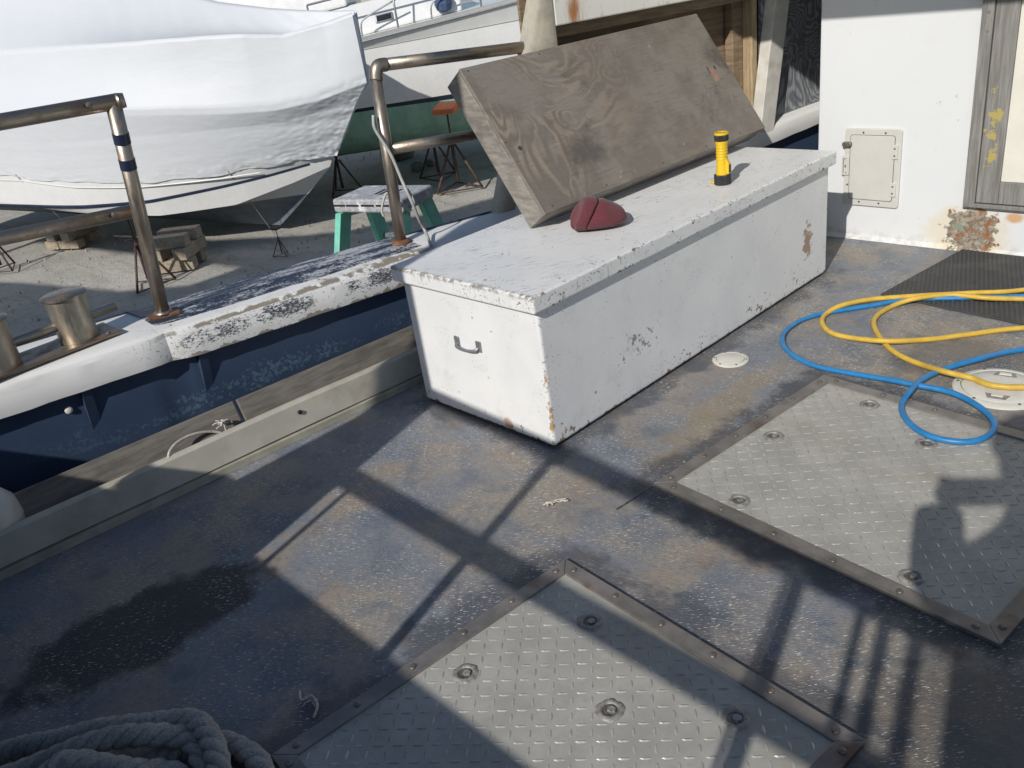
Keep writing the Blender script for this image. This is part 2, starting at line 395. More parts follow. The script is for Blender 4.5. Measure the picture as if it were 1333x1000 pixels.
def mat_gunwale():
    t = NT('gunwale_paint'); p = t.P()
    x, y, z = t.sep(p)
    n1 = t.noise(p, 60, 6, 0.75); n2 = t.noise(p, 4.5, 4, 0.6); n3 = t.noise(t.map(p, loc=(3, 1, 2)), 13, 5, 0.65)
    st = t.noise(t.map(p, scale=(80, 9, 60), rot=(0, 0, R(-13))), 1.0, 5, 0.7)
    c = t.mix(n2, (0.70, 0.70, 0.69), (0.78, 0.775, 0.76))
    fwd = t.m('MULTIPLY', t.rng(y, -0.80, -0.62), t.rng(y, 0.30, 0.42, 1, 0))                # the worn stretch starts at the dented lip
    fine = t.noise(t.dirmap(p, 78, (80, 190, 190)), 1.0, 6, 0.75)
    zone = t.m('MULTIPLY', t.rng(t.m('ABSOLUTE', t.m('SUBTRACT', z, 0.412)), 0.012, 0.045, 1, 0), t.rng(t.noise(t.map(p, loc=(2, 2, 2)), 6, 3), 0.40, 0.58))
    scuff = t.m('MULTIPLY', t.rng(t.m('ADD', fine, t.m('MULTIPLY', zone, 0.17)), 0.60, 0.64), fwd)
    c = t.mix(t.m('MULTIPLY', scuff, 0.93), c, (0.02, 0.028, 0.05))
    # bare tan filler along the lip
    fil = t.m('MULTIPLY', t.rng(t.m('ADD', n3, t.rng(z, 0.343, 0.376, 0.20, 0.0)), 0.63, 0.66), fwd)
    c = t.mix(t.m('MULTIPLY', fil, 0.9), c, (0.25, 0.22, 0.175))
    fil2 = t.m('MULTIPLY', t.m('MULTIPLY', t.rng(t.m('ABSOLUTE', t.m('SUBTRACT', z, t.m('ADD', 0.440, t.m('MULTIPLY', n3, 0.02)))), 0.004, 0.009, 1, 0), t.rng(n3, 0.44, 0.50)), fwd)
    c = t.mix(fil2, c, (0.25, 0.22, 0.18))
    crk = t.m('MULTIPLY', t.rng(t.m('ADD', t.vor(t.dirmap(p, 60, (1, 1.6, 1)), 42, 'Distance', 'DISTANCE_TO_EDGE'), t.m('MULTIPLY', t.m('SUBTRACT', n1, 0.42), 0.5)), 0.01, 0.05, 1, 0), t.rng(t.m('ADD', t.ell((-1.10, -0.735, 0.42), (0.1, 0.10, 0.1)), t.m('MULTIPLY', t.m('SUBTRACT', n3, 0.5), 1.5)), 0.1, 0.3))
    c = t.mix(t.m('MULTIPLY', crk, 0.8), c, (0.10, 0.085, 0.07))
    cp_ = hp(114, 468, (-1.265, -1.0, 0.42), (1, -0.17, 0)); chip = t.rng(t.m('ADD', t.ell(tuple(cp_), (0.05, 0.028, 0.016)), t.m('MULTIPLY', t.m('SUBTRACT', n1, 0.5), 0.8)), 0.15, 0.25)
    c = t.mix(t.m('MULTIPLY', chip, 0.9), c, (0.24, 0.215, 0.18))
    drt = t.rng(t.noise(t.map(p, scale=(6, 3, 14)), 1.6, 6, 0.7), 0.50, 0.72)
    c = t.mix(t.m('MULTIPLY', drt, 0.35), c, (0.50, 0.47, 0.40))
    dots = t.rng(t.noise(p, 24, 5, 0.7), 0.71, 0.73)
    c = t.mix(dots, c, (0.22, 0.2, 0.17))
    return t.out(c, t.rng(n1, 0.3, 0.7, 0.35, 0.55), 0, t.bump(t.m('SUBTRACT', t.m('MULTIPLY', n3, 0.4), t.m('ADD', scuff, fil)), 0.22, 0.002))

def mat_navy_top():
    t = NT('navy_nonskid'); p = t.P()
    st = t.noise(t.dirmap(p, 78, (7, 26, 26)), 1.0, 7, 0.75); n1 = t.noise(p, 90, 5, 0.75)
    c = t.mix(t.noise(p, 9, 4), (0.016, 0.024, 0.045), (0.03, 0.04, 0.065))
    y = t.sep(p)[1]
    w = t.rng(t.m('ADD', t.m('ADD', st, t.rng(y, -0.75, 0.2, 0.0, 0.07)), t.m('MULTIPLY', t.m('SUBTRACT', n1, 0.5), 0.55)), 0.50, 0.66)
    c = t.mix(t.m('MULTIPLY', w, 0.85), c, (0.55, 0.56, 0.58))
    return t.out(c, 0.45, 0, t.bump(n1, 0.3, 0.002))

def mat_navy():
    t = NT('navy_bulwark_paint'); p = t.P()
    n1 = t.noise(p, 70, 6, 0.75); n2 = t.noise(t.map(p, scale=(3, 3, 8)), 1.4, 4, 0.6); z = t.sep(p)[2]
    c = t.mix(t.noise(p, 5, 4), (0.028, 0.05, 0.098), (0.042, 0.068, 0.125))
    band = t.rng(t.m('ABSOLUTE', t.m('SUBTRACT', z, 0.17)), 0.02, 0.10, 0.10, -0.05)
    ch = t.rng(t.m('ADD', t.m('ADD', t.m('MULTIPLY', n1, 0.65), t.m('MULTIPLY', n2, 0.40)), band), 0.655, 0.70)
    c = t.mix(t.m('MULTIPLY', t.m('MULTIPLY', ch, t.rng(t.sep(p)[1], -1.3, -0.4, 0.15, 0.55)), 1.0), c, (0.13, 0.21, 0.27))
    return t.out(c, 0.5, 0, t.bump(t.m('ADD', n1, t.m('MULTIPLY', n2, 2)), 0.2, 0.004))

def mat_steel(name, tint=(0.40, 0.345, 0.285), obj=False, rust=0.5):
    t = NT(name); p = t.O() if obj else t.P()
    n1 = t.noise(p, 26, 5, 0.65); n2 = t.noise(t.map(p, scale=(1, 1, 0.25)), 90, 3, 0.6); n3 = t.noise(t.map(p, loc=(3, 3, 3)), 9, 5, 0.65)
    c = t.mix(n1, tuple(v*0.85 for v in tint), tuple(min(1, v*1.12) for v in tint))
    rs = t.m('MULTIPLY', t.rng(n3, 0.48, 0.66), rust)
    c = t.mix(rs, c, (0.20, 0.115, 0.065))
    return t.out(c, t.fmix(rs, t.rng(n2, 0.3, 0.7, 0.33, 0.48), 0.65), t.fmix(rs, 0.92, 0.35), t.bump(n2, 0.06, 0.002))

def mat_plate():
    t = NT('tread_plate_paint'); p = t.P()
    n1 = t.noise(p, 7, 5, 0.65); n2 = t.noise(p, 60, 5, 0.7)
    c = t.mix(t.rng(n1, 0.35, 0.65), (0.37, 0.36, 0.325), (0.455, 0.44, 0.395))
    c = t.mix(t.m('MULTIPLY', t.rng(n2, 0.5, 0.75), 0.35), c, (0.24, 0.235, 0.22))
    c = t.mix(t.m('MULTIPLY', t.rng(t.noise(t.map(p, loc=(4, 2, 0)), 3, 5, 0.6), 0.54, 0.7), 0.35), c, (0.33, 0.28, 0.21))
    return t.out(c, t.rng(n2, 0.3, 0.7, 0.42, 0.6), 0.15, t.bump(t.noise(t.map(p, loc=(1, 1, 0)), 3.2, 2), 0.35, 0.012, t.bump(n2, 0.12, 0.002)))

def mat_tread():
    t = NT('worn_tread_bars'); p = t.P()
    n1 = t.noise(p, 4.5, 5, 0.65); n2 = t.noise(p, 110, 3, 0.6)
    c = t.mix(t.rng(n1, 0.4, 0.62), (0.33, 0.32, 0.29), (0.52, 0.51, 0.475))
    c = t.mix(t.m('MULTIPLY', t.rng(n2, 0.5, 0.7), 0.5), c, (0.22, 0.21, 0.19))
    return t.out(c, t.rng(n1, 0.35, 0.65, 0.55, 0.34), t.rng(n1, 0.4, 0.62, 0.1, 0.35), None)

def mat_strip():
    t = NT('hatch_frame_steel'); p = t.P()
    n1 = t.noise(p, 10, 5, 0.65); n2 = t.noise(p, 80, 4, 0.6)
    c = t.mix(t.rng(n1, 0.35, 0.65), (0.22, 0.205, 0.19), (0.33, 0.30, 0.275))
    c = t.mix(t.m('MULTIPLY', t.rng(t.noise(t.map(p, loc=(2, 2, 2)), 5, 4), 0.58, 0.7), 0.7), c, (0.16, 0.085, 0.05))
    return t.out(c, t.rng(n2, 0.3, 0.7, 0.34, 0.5), 0.55, t.bump(n2, 0.1, 0.002))

def mat_cabin():
    t = NT('cabin_white_paint'); p = t.P()
    n1 = t.noise(p, 3, 4, 0.5); n2 = t.noise(p, 45, 5, 0.65); n3 = t.noise(p, 17, 6, 0.7)
    c = t.mix(n1, (0.655, 0.67, 0.685), (0.685, 0.70, 0.71))
    c = t.mix(t.m('MULTIPLY', t.rng(t.noise(p, 9, 6, 0.7), 0.55, 0.75), 0.25), c, (0.62, 0.60, 0.55))
    warp = t.m('MULTIPLY', t.m('SUBTRACT', n3, 0.5), 1.5)
    c = t.mix(t.m('MULTIPLY', t.rng(t.noise(t.map(p, loc=(2, 1, 7)), 26, 3, 0.6), 0.70, 0.74), 0.5), c, (0.40, 0.39, 0.37))
    zz_ = t.sep(p)[2]
    c = t.mix(t.m('MULTIPLY', t.m('MULTIPLY', t.rng(zz_, 0.0, 0.07, 1, 0), t.rng(n3, 0.42, 0.62)), 0.6), c, (0.42, 0.38, 0.30))
    sc0 = hy(1264, 300, YW)
    e0 = t.ell((sc0.x, YW, sc0.z), (0.168, 0.3, 0.158))
    halo = t.rng(t.m('ADD', t.ell((sc0.x-0.02, YW, 0.07), (0.21, 0.3, 0.17)), t.m('MULTIPLY', warp, 0.5)), 0.0, 0.35)
    c = t.mix(t.m('MULTIPLY', halo, 0.6), c, (0.66, 0.58, 0.40))
    bare = t.rng(t.m('ADD', e0, warp), 0.33, 0.38)
    g = t.mix(t.rng(t.noise(p, 40, 5, 0.8), 0.35, 0.68), (0.12, 0.095, 0.07), (0.45, 0.40, 0.32))
    g = t.mix(t.rng(n3, 0.5, 0.62), g, (0.25, 0.11, 0.045))
    g = t.mix(t.m('MULTIPLY', t.rng(t.noise(t.map(p, loc=(5, 5, 5)), 18, 4), 0.56, 0.64), 0.7), g, (0.22, 0.30, 0.24))
    c = t.mix(bare, c, g)
    ru = t.rng(t.m('ADD', t.ell((hy(1320, 284, YW).x, YW, hy(1320, 284, YW).z), (0.05, 0.3, 0.03)), t.m('MULTIPLY', warp, 0.5)), 0.0, 0.6)
    c = t.mix(t.m('MULTIPLY', ru, 0.8), c, (0.55, 0.28, 0.08))
    return t.out(c, t.fmix(bare, 0.4, 0.8), 0, t.bump(t.m('SUBTRACT', t.m('MULTIPLY', n2, 0.3), t.m('MULTIPLY', bare, t.m('ADD', 0.4, n3))), 0.35, 0.006))

def mat_frame_wood():
    t = NT('grey_door_wood'); p = t.P()
    g = t.noise(t.map(p, scale=(60, 60, 3)), 1.5, 5, 0.7); n3 = t.noise(p, 14, 5, 0.65)
    c = t.mix(t.rng(g, 0.35, 0.68), (0.155, 0.15, 0.14), (0.27, 0.26, 0.245))
    yl = t.rng(t.m('ADD', t.ell((0.47, YW, 0.55), (0.05, 0.3, 0.28)), t.m('MULTIPLY', t.m('SUBTRACT', n3, 0.5), 3.4)), 0.62, 0.72)
    c = t.mix(t.m('MULTIPLY', yl, 0.9), c, (0.42, 0.34, 0.10))
    return t.out(c, 0.68, 0, t.bump(g, 0.3, 0.003))

def mat_ground():
    t = NT('gravel_yard'); p = t.P()
    n1 = t.noise(p, 0.7, 5, 0.6); n2 = t.noise(p, 14, 6, 0.75); n3 = t.vor(p, 38)
    c = t.mix(t.rng(n1, 0.35, 0.65), (0.365, 0.35, 0.315), (0.46, 0.44, 0.395))
    c = t.mix(t.m('MULTIPLY', t.rng(n2, 0.45, 0.72), 0.5), c, (0.19, 0.17, 0.145))
    c = t.mix(t.m('MULTIPLY', t.rng(t.noise(t.map(p, loc=(9, 2, 0)), 2.6, 6, 0.7), 0.54, 0.68), 0.45), c, (0.20, 0.175, 0.14))
    c = t.mix(t.rng(t.vor(p, 26, 'Color'), 0.80, 0.9, 0, 0.4), c, (0.52, 0.49, 0.44))
    tr = t.rng(t.noise(t.map(p, scale=(1, 6, 1), rot=(0, 0, R(35))), 0.8, 4, 0.6), 0.54, 0.66)
    c = t.mix(t.m('MULTIPLY', tr, 0.25), c, (0.17, 0.15, 0.125))
    return t.out(c, 0.95, 0, t.bump(t.m('ADD', n2, t.m('MULTIPLY', n3, 0.6)), 0.5, 0.02))

def mat_wrap():
    t = NT('shrink_wrap_film'); p = t.P()
    n1 = t.noise(t.map(p, scale=(1, 1, 2.5)), 5, 4, 0.55, 0.8); n2 = t.noise(p, 18, 4, 0.6, 1.0)
    c = t.mix(t.noise(p, 1.5, 3), (0.60, 0.62, 0.65), (0.63, 0.65, 0.675))
    nn = t.bump(t.m('ADD', n1, t.m('MULTIPLY', n2, 0.25)), 0.12, 0.02)
    return t.out(c, 0.52, 0, nn, 0.4)

def mat_bottom(name, c0, c1, rough=0.6):
    t = NT(name); p = t.P()
    c = t.mix(t.rng(t.noise(t.map(p, scale=(1, 1, 0.35)), 5, 5, 0.65), 0.35, 0.65), c0, c1)
    return t.out(c, rough, 0)

def mat_rope(name, col):
    t = NT(name); p = t.P()
    n1 = t.noise(p, 160, 4, 0.7); n2 = t.noise(p, 12, 4)
    c = t.mix(t.rng(n1, 0.3, 0.7), tuple(v*0.65 for v in col), tuple(min(1, v*1.2) for v in col))
    c = t.mix(t.m('MULTIPLY', t.rng(n2, 0.45, 0.7), 0.5), c, tuple(v*0.5 for v in col))
    return t.out(c, 0.9, 0, t.bump(n1, 0.7, 0.003))

def mat_hat():
    t = NT('maroon_knit'); p = t.P()
    rib = t.wave(t.map(p, rot=(0, 0, R(49))), 95, 1.2, 2, 2, 'Y'); n1 = t.noise(p, 220, 4, 0.7)
    c = t.mix(t.rng(n1, 0.3, 0.7), (0.100, 0.018, 0.025), (0.160, 0.034, 0.043))
    c = t.mix(t.m('MULTIPLY', t.rng(rib, 0.2, 0.8), 0.25), c, (0.075, 0.013, 0.018))
    t.b.inputs['Sheen Weight'].default_value = 0.15
    return t.out(c, 0.95, 0, t.bump(t.m('ADD', rib, n1), 0.35, 0.003))

def mat_wood(name, col, axis_scale=(40, 4, 40), obj=False, rough=0.7, dirt=0.4):
    t = NT(name); p = t.O() if obj else t.P()
    g = t.noise(t.map(p, scale=axis_scale), 1.3, 5, 0.7)
    c = t.mix(t.rng(g, 0.35, 0.68), tuple(v*0.7 for v in col), tuple(min(1, v*1.2) for v in col))
    c = t.mix(t.m('MULTIPLY', t.rng(t.noise(p, 6, 5, 0.65), 0.5, 0.7), dirt), c, tuple(v*0.4 for v in col))
    return t.out(c, rough, 0, t.bump(g, 0.25, 0.003))

def mat_mat():
    t = NT('black_rubber'); p = t.P()
    n = t.noise(p, 30, 4, 0.6)
    c = t.mix(n, (0.03, 0.03, 0.032), (0.06, 0.06, 0.062))
    c = t.mix(t.m('MULTIPLY', t.rng(t.noise(p, 6, 5), 0.5, 0.7), 0.4), c, (0.10, 0.095, 0.085))
    return t.out(c, 0.7, 0)

M = dict(
    deck=mat_deck(), gunwale=mat_gunwale(), navy_top=mat_navy_top(), navy=mat_navy(), steel=mat_steel('rail_steel'),
    bitt=mat_steel('bitt_steel', (0.47, 0.43, 0.36), rust=0.35), plate=mat_plate(), tread=mat_tread(), strip=mat_strip(), cabin=mat_cabin(), dwood=mat_frame_wood(),
    ground=mat_ground(), wrap=mat_wrap(), hat=mat_hat(), mat=mat_mat(),
    board=mat_ply('weathered_plywood'), dply=mat_ply('grey_worn_plywood', True), hatchwhite=simple('plastic_white', (0.60, 0.585, 0.53), 0.42, 0, 0.05, 25, 0.05, ((0.30, 0.27, 0.2), 0.3)),
    white=simple('white_gelcoat', (0.70, 0.70, 0.69), 0.28, 0, 0.03, 4), offwhite=simple('aged_white_paint', (0.60, 0.58, 0.53), 0.5, 0, 0.1, 14, 0.1, ((0.25, 0.21, 0.15), 0.6)),
    panel=simple('beige_hatch_plastic', (0.56, 0.55, 0.51), 0.45, 0, 0.03, 12, 0.04), seam=simple('dark_seam', (0.05, 0.05, 0.048), 0.8),
    black=simple('black_plastic', (0.022, 0.022, 0.024), 0.5, 0, 0.2, 40), yellow=simple('yellow_plastic', (0.72, 0.46, 0.015), 0.38, 0, 0.05, 40),
    yhose=simple('yellow_hose_rubber', (0.60, 0.39, 0.055), 0.5, 0, 0.1, 25, 0.05, ((0.3, 0.2, 0.06), 0.4)), bhose=simple('blue_hose_rubber', (0.022, 0.19, 0.44), 0.42, 0, 0.1, 25),
    galv=simple('galvanised_steel', (0.34, 0.355, 0.37), 0.45, 0.7, 0.2, 60, 0.1), rivet=simple('rivet_steel', (0.21, 0.18, 0.155), 0.45, 0.6, 0.3, 90),
    weld=simple('weld_metal', (0.30, 0.285, 0.26), 0.55, 0.3, 0.3, 90, 0.3), dark=simple('dark_hole', (0.02, 0.02, 0.02), 0.9),
    coam=simple('coaming_fibreglass', (0.44, 0.42, 0.36), 0.55, 0, 0.08, 9, 0.1, ((0.22, 0.19, 0.12), 0.5)), coamtrim=simple('yellowed_trim', (0.36, 0.345, 0.275), 0.6, 0, 0.15, 14, 0.1, ((0.16, 0.15, 0.09), 0.6)),
    plank=mat_wood('grey_plank', (0.16, 0.145, 0.125)), crust=simple('crusty_fibreglass', (0.42, 0.385, 0.315), 0.7, 0, 0.2, 12, 0.35, ((0.22, 0.14, 0.085), 0.6)),
    beam=None, tan=mat_wood('tan_plywood', (0.27, 0.195, 0.125), (5, 5, 40), dirt=0.35), stud=mat_wood('yellow_stud', (0.44, 0.335, 0.205), (50, 50, 4), dirt=0.3),
    rope=mat_rope('laid_rope_fibre', (0.42, 0.395, 0.36)), twine=mat_rope('pale_twine', (0.55, 0.52, 0.46)),
    green=mat_bottom('green_bottom_paint', (0.20, 0.38, 0.29), (0.30, 0.48, 0.38)), greyb=mat_bottom('grey_bottom_paint', (0.15, 0.175, 0.21), (0.21, 0.235, 0.265)),
    navyhull=mat_bottom('navy_boot_paint', (0.012, 0.02, 0.045), (0.02, 0.03, 0.06), 0.35), hullpaint=mat_bottom('dark_hull_paint', (0.02, 0.03, 0.055), (0.035, 0.045, 0.075), 0.4),
    jack=simple('rusty_stand_steel', (0.10, 0.06, 0.045), 0.7, 0.3, 0.35, 20, 0.2, obj=True), orange=simple('orange_pad', (0.62, 0.15, 0.04), 0.55, 0, 0.15, 20, obj=True),
    crib=mat_wood('crib_timber', (0.36, 0.295, 0.22), (30, 30, 30), obj=True), fgreen=simple('green_fibreglass', (0.16, 0.52, 0.39), 0.45, 0, 0.12, 14, 0, ((0.35, 0.45, 0.40), 0.5)),
    laddertop=simple('paint_spattered_plastic', (0.36, 0.36, 0.375), 0.45, 0, 0.25, 40, 0.15, ((0.80, 0.80, 0.80), 0.95)),
    glass=simple('dark_glass', (0.02, 0.025, 0.03), 0.08), jacket=simple('dark_jacket', (0.03, 0.035, 0.05), 0.8), skin=simple('skin', (0.45, 0.27, 0.19), 0.5),
    stone=simple('grey_stone', (0.18, 0.17, 0.16), 0.9, 0, 0.3, 9, 0.6), canvas=simple('blue_canvas', (0.05, 0.08, 0.16), 0.8), fender=simple('white_vinyl', (0.60, 0.585, 0.53), 0.4, 0, 0.08, 9, 0, ((0.36, 0.33, 0.27), 0.5)),
    cable=simple('grey_cable', (0.38, 0.38, 0.36), 0.5),
)
t_ = NT('rust_streaked_white'); p_ = t_.P()
c_ = t_.mix(t_.noise(p_, 6, 4), (0.66, 0.65, 0.60), (0.75, 0.74, 0.70))
rs_ = t_.rng(t_.m('ADD', t_.ell(tuple(hp(744, 16, (-1.02, 0.80, 0), (2.7, -0.57, 0))), (0.08, 0.075, 0.12)), t_.m('MULTIPLY', t_.m('SUBTRACT', t_.noise(t_.map(p_, scale=(30, 30, 6)), 1, 5, 0.7), 0.5), 1.6)), 0.0, 0.9)
c_ = t_.mix(rs_, c_, (0.36, 0.15, 0.05))
c_ = t_.mix(t_.m('MULTIPLY', t_.rng(t_.noise(t_.map(p_, scale=(10, 10, 4)), 2, 5, 0.7), 0.52, 0.7), 0.5), c_, (0.45, 0.38, 0.27))
M['beam'] = t_.out(c_, 0.55, 0, t_.bump(t_.noise(p_, 30, 5, 0.7), 0.2, 0.004))

# ================================================================== SETTING
# ground of the yard
gb = MB()
gn = 60
gs = [(-1)**(i < gn/2)*abs((i-gn/2)/(gn/2))**2.2*160 for i in range(gn+1)]
vs = []; fs = []
for i in range(gn+1):
    for j in range(gn+1):
        x, y = gs[i]-4, gs[j]+3
        vs.append((x, y, GZ+0.035*mnoise.noise(Vector((x*0.35, y*0.35, 0)))-0.02))
for i in range(gn):
    for j in range(gn):
        a = i*(gn+1)+j; fs.append((a, a+gn+1, a+gn+2, a+1))
gb.add(vs, fs); kind(gb.build('ground', M['ground'], smooth=True), 'structure')
# pebbles scattered over the near yard
pb = MB()
for i in range(700):
    x = random.uniform(-13, -3.2); y = random.uniform(-1.5, 9)
    r_ = random.uniform(0.006, 0.022)*(1.6 if random.random() < 0.04 else 1)
    a0 = random.random()*6.28
    top = (x, y, GZ+r_*0.8)
    ring = [(x+math.cos(a0+k*1.257)*r_*random.uniform(0.7, 1.2), y+math.sin(a0+k*1.257)*r_*random.uniform(0.7, 1.2), GZ-0.03) for k in range(5)]
    pb.add(ring+[top], [(k, (k+1) % 5, 5) for k in range(5)])
kind(pb.build('pebbles', simple('pebble_stone', (0.33, 0.30, 0.26), 0.9, 0, 0.4, 6)), 'stuff')

# deck sheet, fine mesh edges not needed
YS = [-2.9, -1.25, -0.7, 0.15, 0.80, 1.5, 2.4, 3.4, 4.6]
XI = [-1.44, -1.19, -1.094, -0.963, -0.865, -0.785, -0.655, -0.45, -0.15]       # inner edge of the gunwale
XO = [-1.80, -1.56, -1.47, -1.315, -1.12, -1.00, -0.85, -0.62, -0.30]        # outer edge
def xin(y): return interp(y, YS, XI)
def xout(y): return interp(y, YS, XO)
XC = 1.1                                                                     # centre line of the boat
db = MB()
ys = [YS[0]+0.25*i for i in range(31)]
db.rings([[(xin(y)-0.10, y, 0), (2*XC-xin(y)+0.10, y, 0), (2*XC-xin(y)+0.10, y, -0.05), (xin(y)-0.10, y, -0.05)] for y in ys], True)
kind(db.build('deck', M['deck']), 'structure')

# ------------------------------------------------------------------ hull of the boat we stand on
hull = thing('boat_hull', 'dark hull of the work boat below the white gunwale', 'hull', (XC, 0, GZ))
hb = MB()
for side in (1, -1):
    rows = []
    for y in ys:
        X = lambda x: x if side == 1 else 2*XC-x
        xo = xout(y)
        rows.append([(X(xo-0.004), y, 0.44), (X(xo+0.02), y, 0.10), (X(xo+0.10), y, -0.45), (X(xo+0.34), y, -0.95), (X(XC-0.02), y, -1.30)])
    hb.rings(rows, closed=False)
# stern closure
y = ys[0]
hb.add([(xout(y), y, 0.44), (2*XC-xout(y), y, 0.44), (2*XC-xout(y)-0.1, y, -0.45), (XC, y, -1.30), (xout(y)+0.1, y, -0.45)], [(0, 1, 2, 3, 4)])
hb.build('hull_shell', M['hullpaint'], hull, smooth=False)
rb = MB()
rb.rings([[(xout(y)-0.028, y, 0.37), (xout(y)-0.028, y, 0.44), (xout(y)+0.005, y, 0.455), (xout(y)+0.005, y, 0.36)] for y in ys], True)
rb.build('rub_rail', M['navyhull'], hull)

# bulwark: inner panel, white gunwale cap, navy non-skid band, frames
bul = thing('bulwark', 'navy bulwark with a white, chipped and scuffed gunwale along the left side', 'bulwark', (-1.2, 0, 0))
yf = [YS[0]+0.05*i for i in range(int((4.6+2.9)/0.05)+1)]
def gz_in(y): return interp(y, [-2.9, -0.72, -0.62, 0.15, 0.80, 1.5, 2.4, 2.85, 4.6], [0.47, 0.468, 0.462, 0.452, 0.450, 0.465, 0.50, 0.525, 0.58])
def gz_lo(y): return interp(y, [-2.9, -0.75, -0.62, 0.15, 0.80, 1.5, 2.4, 2.85, 4.6], [0.365, 0.36, 0.35, 0.345, 0.345, 0.36, 0.405, 0.44, 0.50])
def wob(y, k): return 0.0025*mnoise.noise(Vector((k*7.1, y*9, 0)))+0.0015*mnoise.noise(Vector((k*3.1, y*31, 2)))
def lipx(y):
    d = 0.018*max(0, 1-abs(y+0.70)/0.05)      # the dent
    return xin(y)-d
cap = MB()
cap.rings([[(lipx(y)-0.045, y, gz_lo(y)+0.004), (lipx(y)+wob(y, 1), y, gz_lo(y)+wob(y, 2)), (lipx(y)+0.006+wob(y, 3), y, gz_lo(y)+0.03),
            (lipx(y)+0.003+wob(y, 3), y, gz_in(y)-0.022), (lipx(y)-0.003+wob(y, 4)*0.6, y, gz_in(y)-0.009), (lipx(y)-0.014, y, gz_in(y)-0.001), (lipx(y)-0.030, y, gz_in(y)+0.003),
            (lerp(lipx(y), xout(y), 0.5), y, gz_in(y)+0.014), (xout(y)+0.03, y, gz_in(y)+0.008), (xout(y)+0.004, y, gz_in(y)-0.012), (xout(y)+0.004, y, gz_lo(y)+0.05),
            (xout(y)+0.04, y, gz_lo(y)+0.03)] for y in yf], True)
cap.build('gunwale', M['gunwale'], bul, auto=24, label='white gunwale cap with scuffed edge and bare filler patches')
ns = MB()
ny = [y for y in yf if -0.73 <= y <= 0.37]
zt = lambda y, f: gz_in(y)+0.014-0.012*abs(f-0.5)*2
def nsx(y, f): return lerp(lipx(y), xout(y), f)
ns.rings([[(nsx(y, 0.20+0.03*mnoise.noise(Vector((y*6, 0, 0)))), y, gz_in(y)+0.0085), (nsx(y, 0.5), y, gz_in(y)+0.0195), (nsx(y, 0.86), y, gz_in(y)+0.0155),
           (nsx(y, 0.86), y, gz_in(y)-0.002), (nsx(y, 0.20), y, gz_in(y)-0.006)] for y in ny], True)
ns.build('nonskid_band', M['navy_top'], bul, label='navy non-skid band worn white on top of the gunwale')
os_ = MB()
os_.rings([[(xout(y)+0.028, y, gz_in(y)+0.009), (xout(y)+0.052, y, gz_in(y)+0.0155), (xout(y)+0.052, y, gz_in(y)+0.006), (xout(y)+0.028, y, gz_in(y)+0.002)] for y in yf], True)
os_.build('outer_stripe', M['navyhull'], bul)
pn = MB()
pn.rings([[(lipx(y)-0.040, y, gz_lo(y)+0.02), (lipx(y)-0.055, y, 0.16), (lipx(y)-0.075, y, -0.02), (lipx(y)-0.10, y, -0.02), (lipx(y)-0.09, y, gz_lo(y)+0.02)] for y in yf], True)
pn.build('inner_panel', M['navy'], bul, auto=40)
for y0 in (-1.75, -0.985, -0.60, 0.35):
    g = MB(); x0 = lipx(y0)
    g.prism([(x0-0.05, y0-0.016, gz_lo(y0)), (x0-0.012, y0-0.016, gz_lo(y0)), (x0-0.055, y0-0.016, gz_lo(y0)-0.16)], (0, 0.032, 0))
    g.build('knee', M['navy'], bul)

pq = hp(78, 525, (-1.33, -1.28, 0.3), (1, -0.17, 0)); g = MB(); g.lathe([(0.012, -0.03), (0.013, 0.012), (0.010, 0.016), (0.001, 0.016)], (lipx(pq.y)-0.05, pq.y, pq.z), Vector((1, -0.17, 0.1)), 12); g.build('scupper_plug', M['offwhite'], bul, smooth=True)
# coaming board along the deck edge (fibreglass channel) with the planks behind it
coam = thing('coaming_board', 'long off-white fibreglass board standing along the deck edge below the bulwark', 'board', (-0.85, -0.5, 0))
A0 = Vector((-0.906, -1.453, 0)); B0 = Vector((-0.815, 0.092, 0)); cd = (B0-A0).normalized(); cn = Vector((cd.y, -cd.x, 0))
c0 = A0-cd*1.5; LB = 4.6
fb = MB()
seg = [i*0.1 for i in range(int(LB/0.1)+1)]
prof = [(0.0, 0.034), (-0.012, 0.125), (-0.020, 0.131), (-0.040, 0.131), (-0.044, 0.118), (-0.026, 0.030)]
fb.rings([[c0+cd*s_+cn*(a+0.002*mnoise.noise(Vector((s_*3, 0, 5))))+Z*(b+0.003*mnoise.noise(Vector((s_*2.2, 3, 1)))) for a, b in prof] for s_ in seg], True)
fb.build('channel_board', M['coam'], coam, auto=40)
tb = MB(); tb.rings([[c0+cd*s_+cn*a+Z*b for a, b in [(0.010, 0.001), (0.010, 0.026), (-0.03, 0.030), (-0.03, 0.001)]] for s_ in seg], True)
tb.build('trim_strip', M['coamtrim'], coam)
kn = MB(); q = hp(391, 537, A0, cn); kn.lathe([(0.001, 0.0015), (0.008, 0.001), (0.008, -0.006)], q+cn*0.0, cn, 12); kn.build('knot_hole', M['dark'], coam)
def plank(name, s0, s1, lab):
    g = MB()
    g.rings([[c0+cd*s_+cn*a+Z*b for a, b in [(-0.075, 0.03), (-0.065, 0.05), (-0.125, 0.185), (-0.142, 0.175)]] for s_ in [lerp(s0, s1, k/8) for k in range(9)]], True)
    g.build(name, M['plank'], None, bevel=0.004, loc=c0+cd*(s0+s1)/2)
    o = bpy.context.scene.objects[-1] if False else COL.objects[-1]
    tag(o, lab, 'plank', 'planks lying in the scupper channel'); return o
s_join = (hp(312, 540, A0-cn*0.12, cn)-c0).dot(cd)
plank('plank', s_join+0.006, s_join+1.5, 'grey weathered plank behind the white board, forward of the frayed knot')
plank('plank', s_join-2.2, s_join-0.006, 'dark plank in the shaded channel below the bitts, aft of the frayed knot')

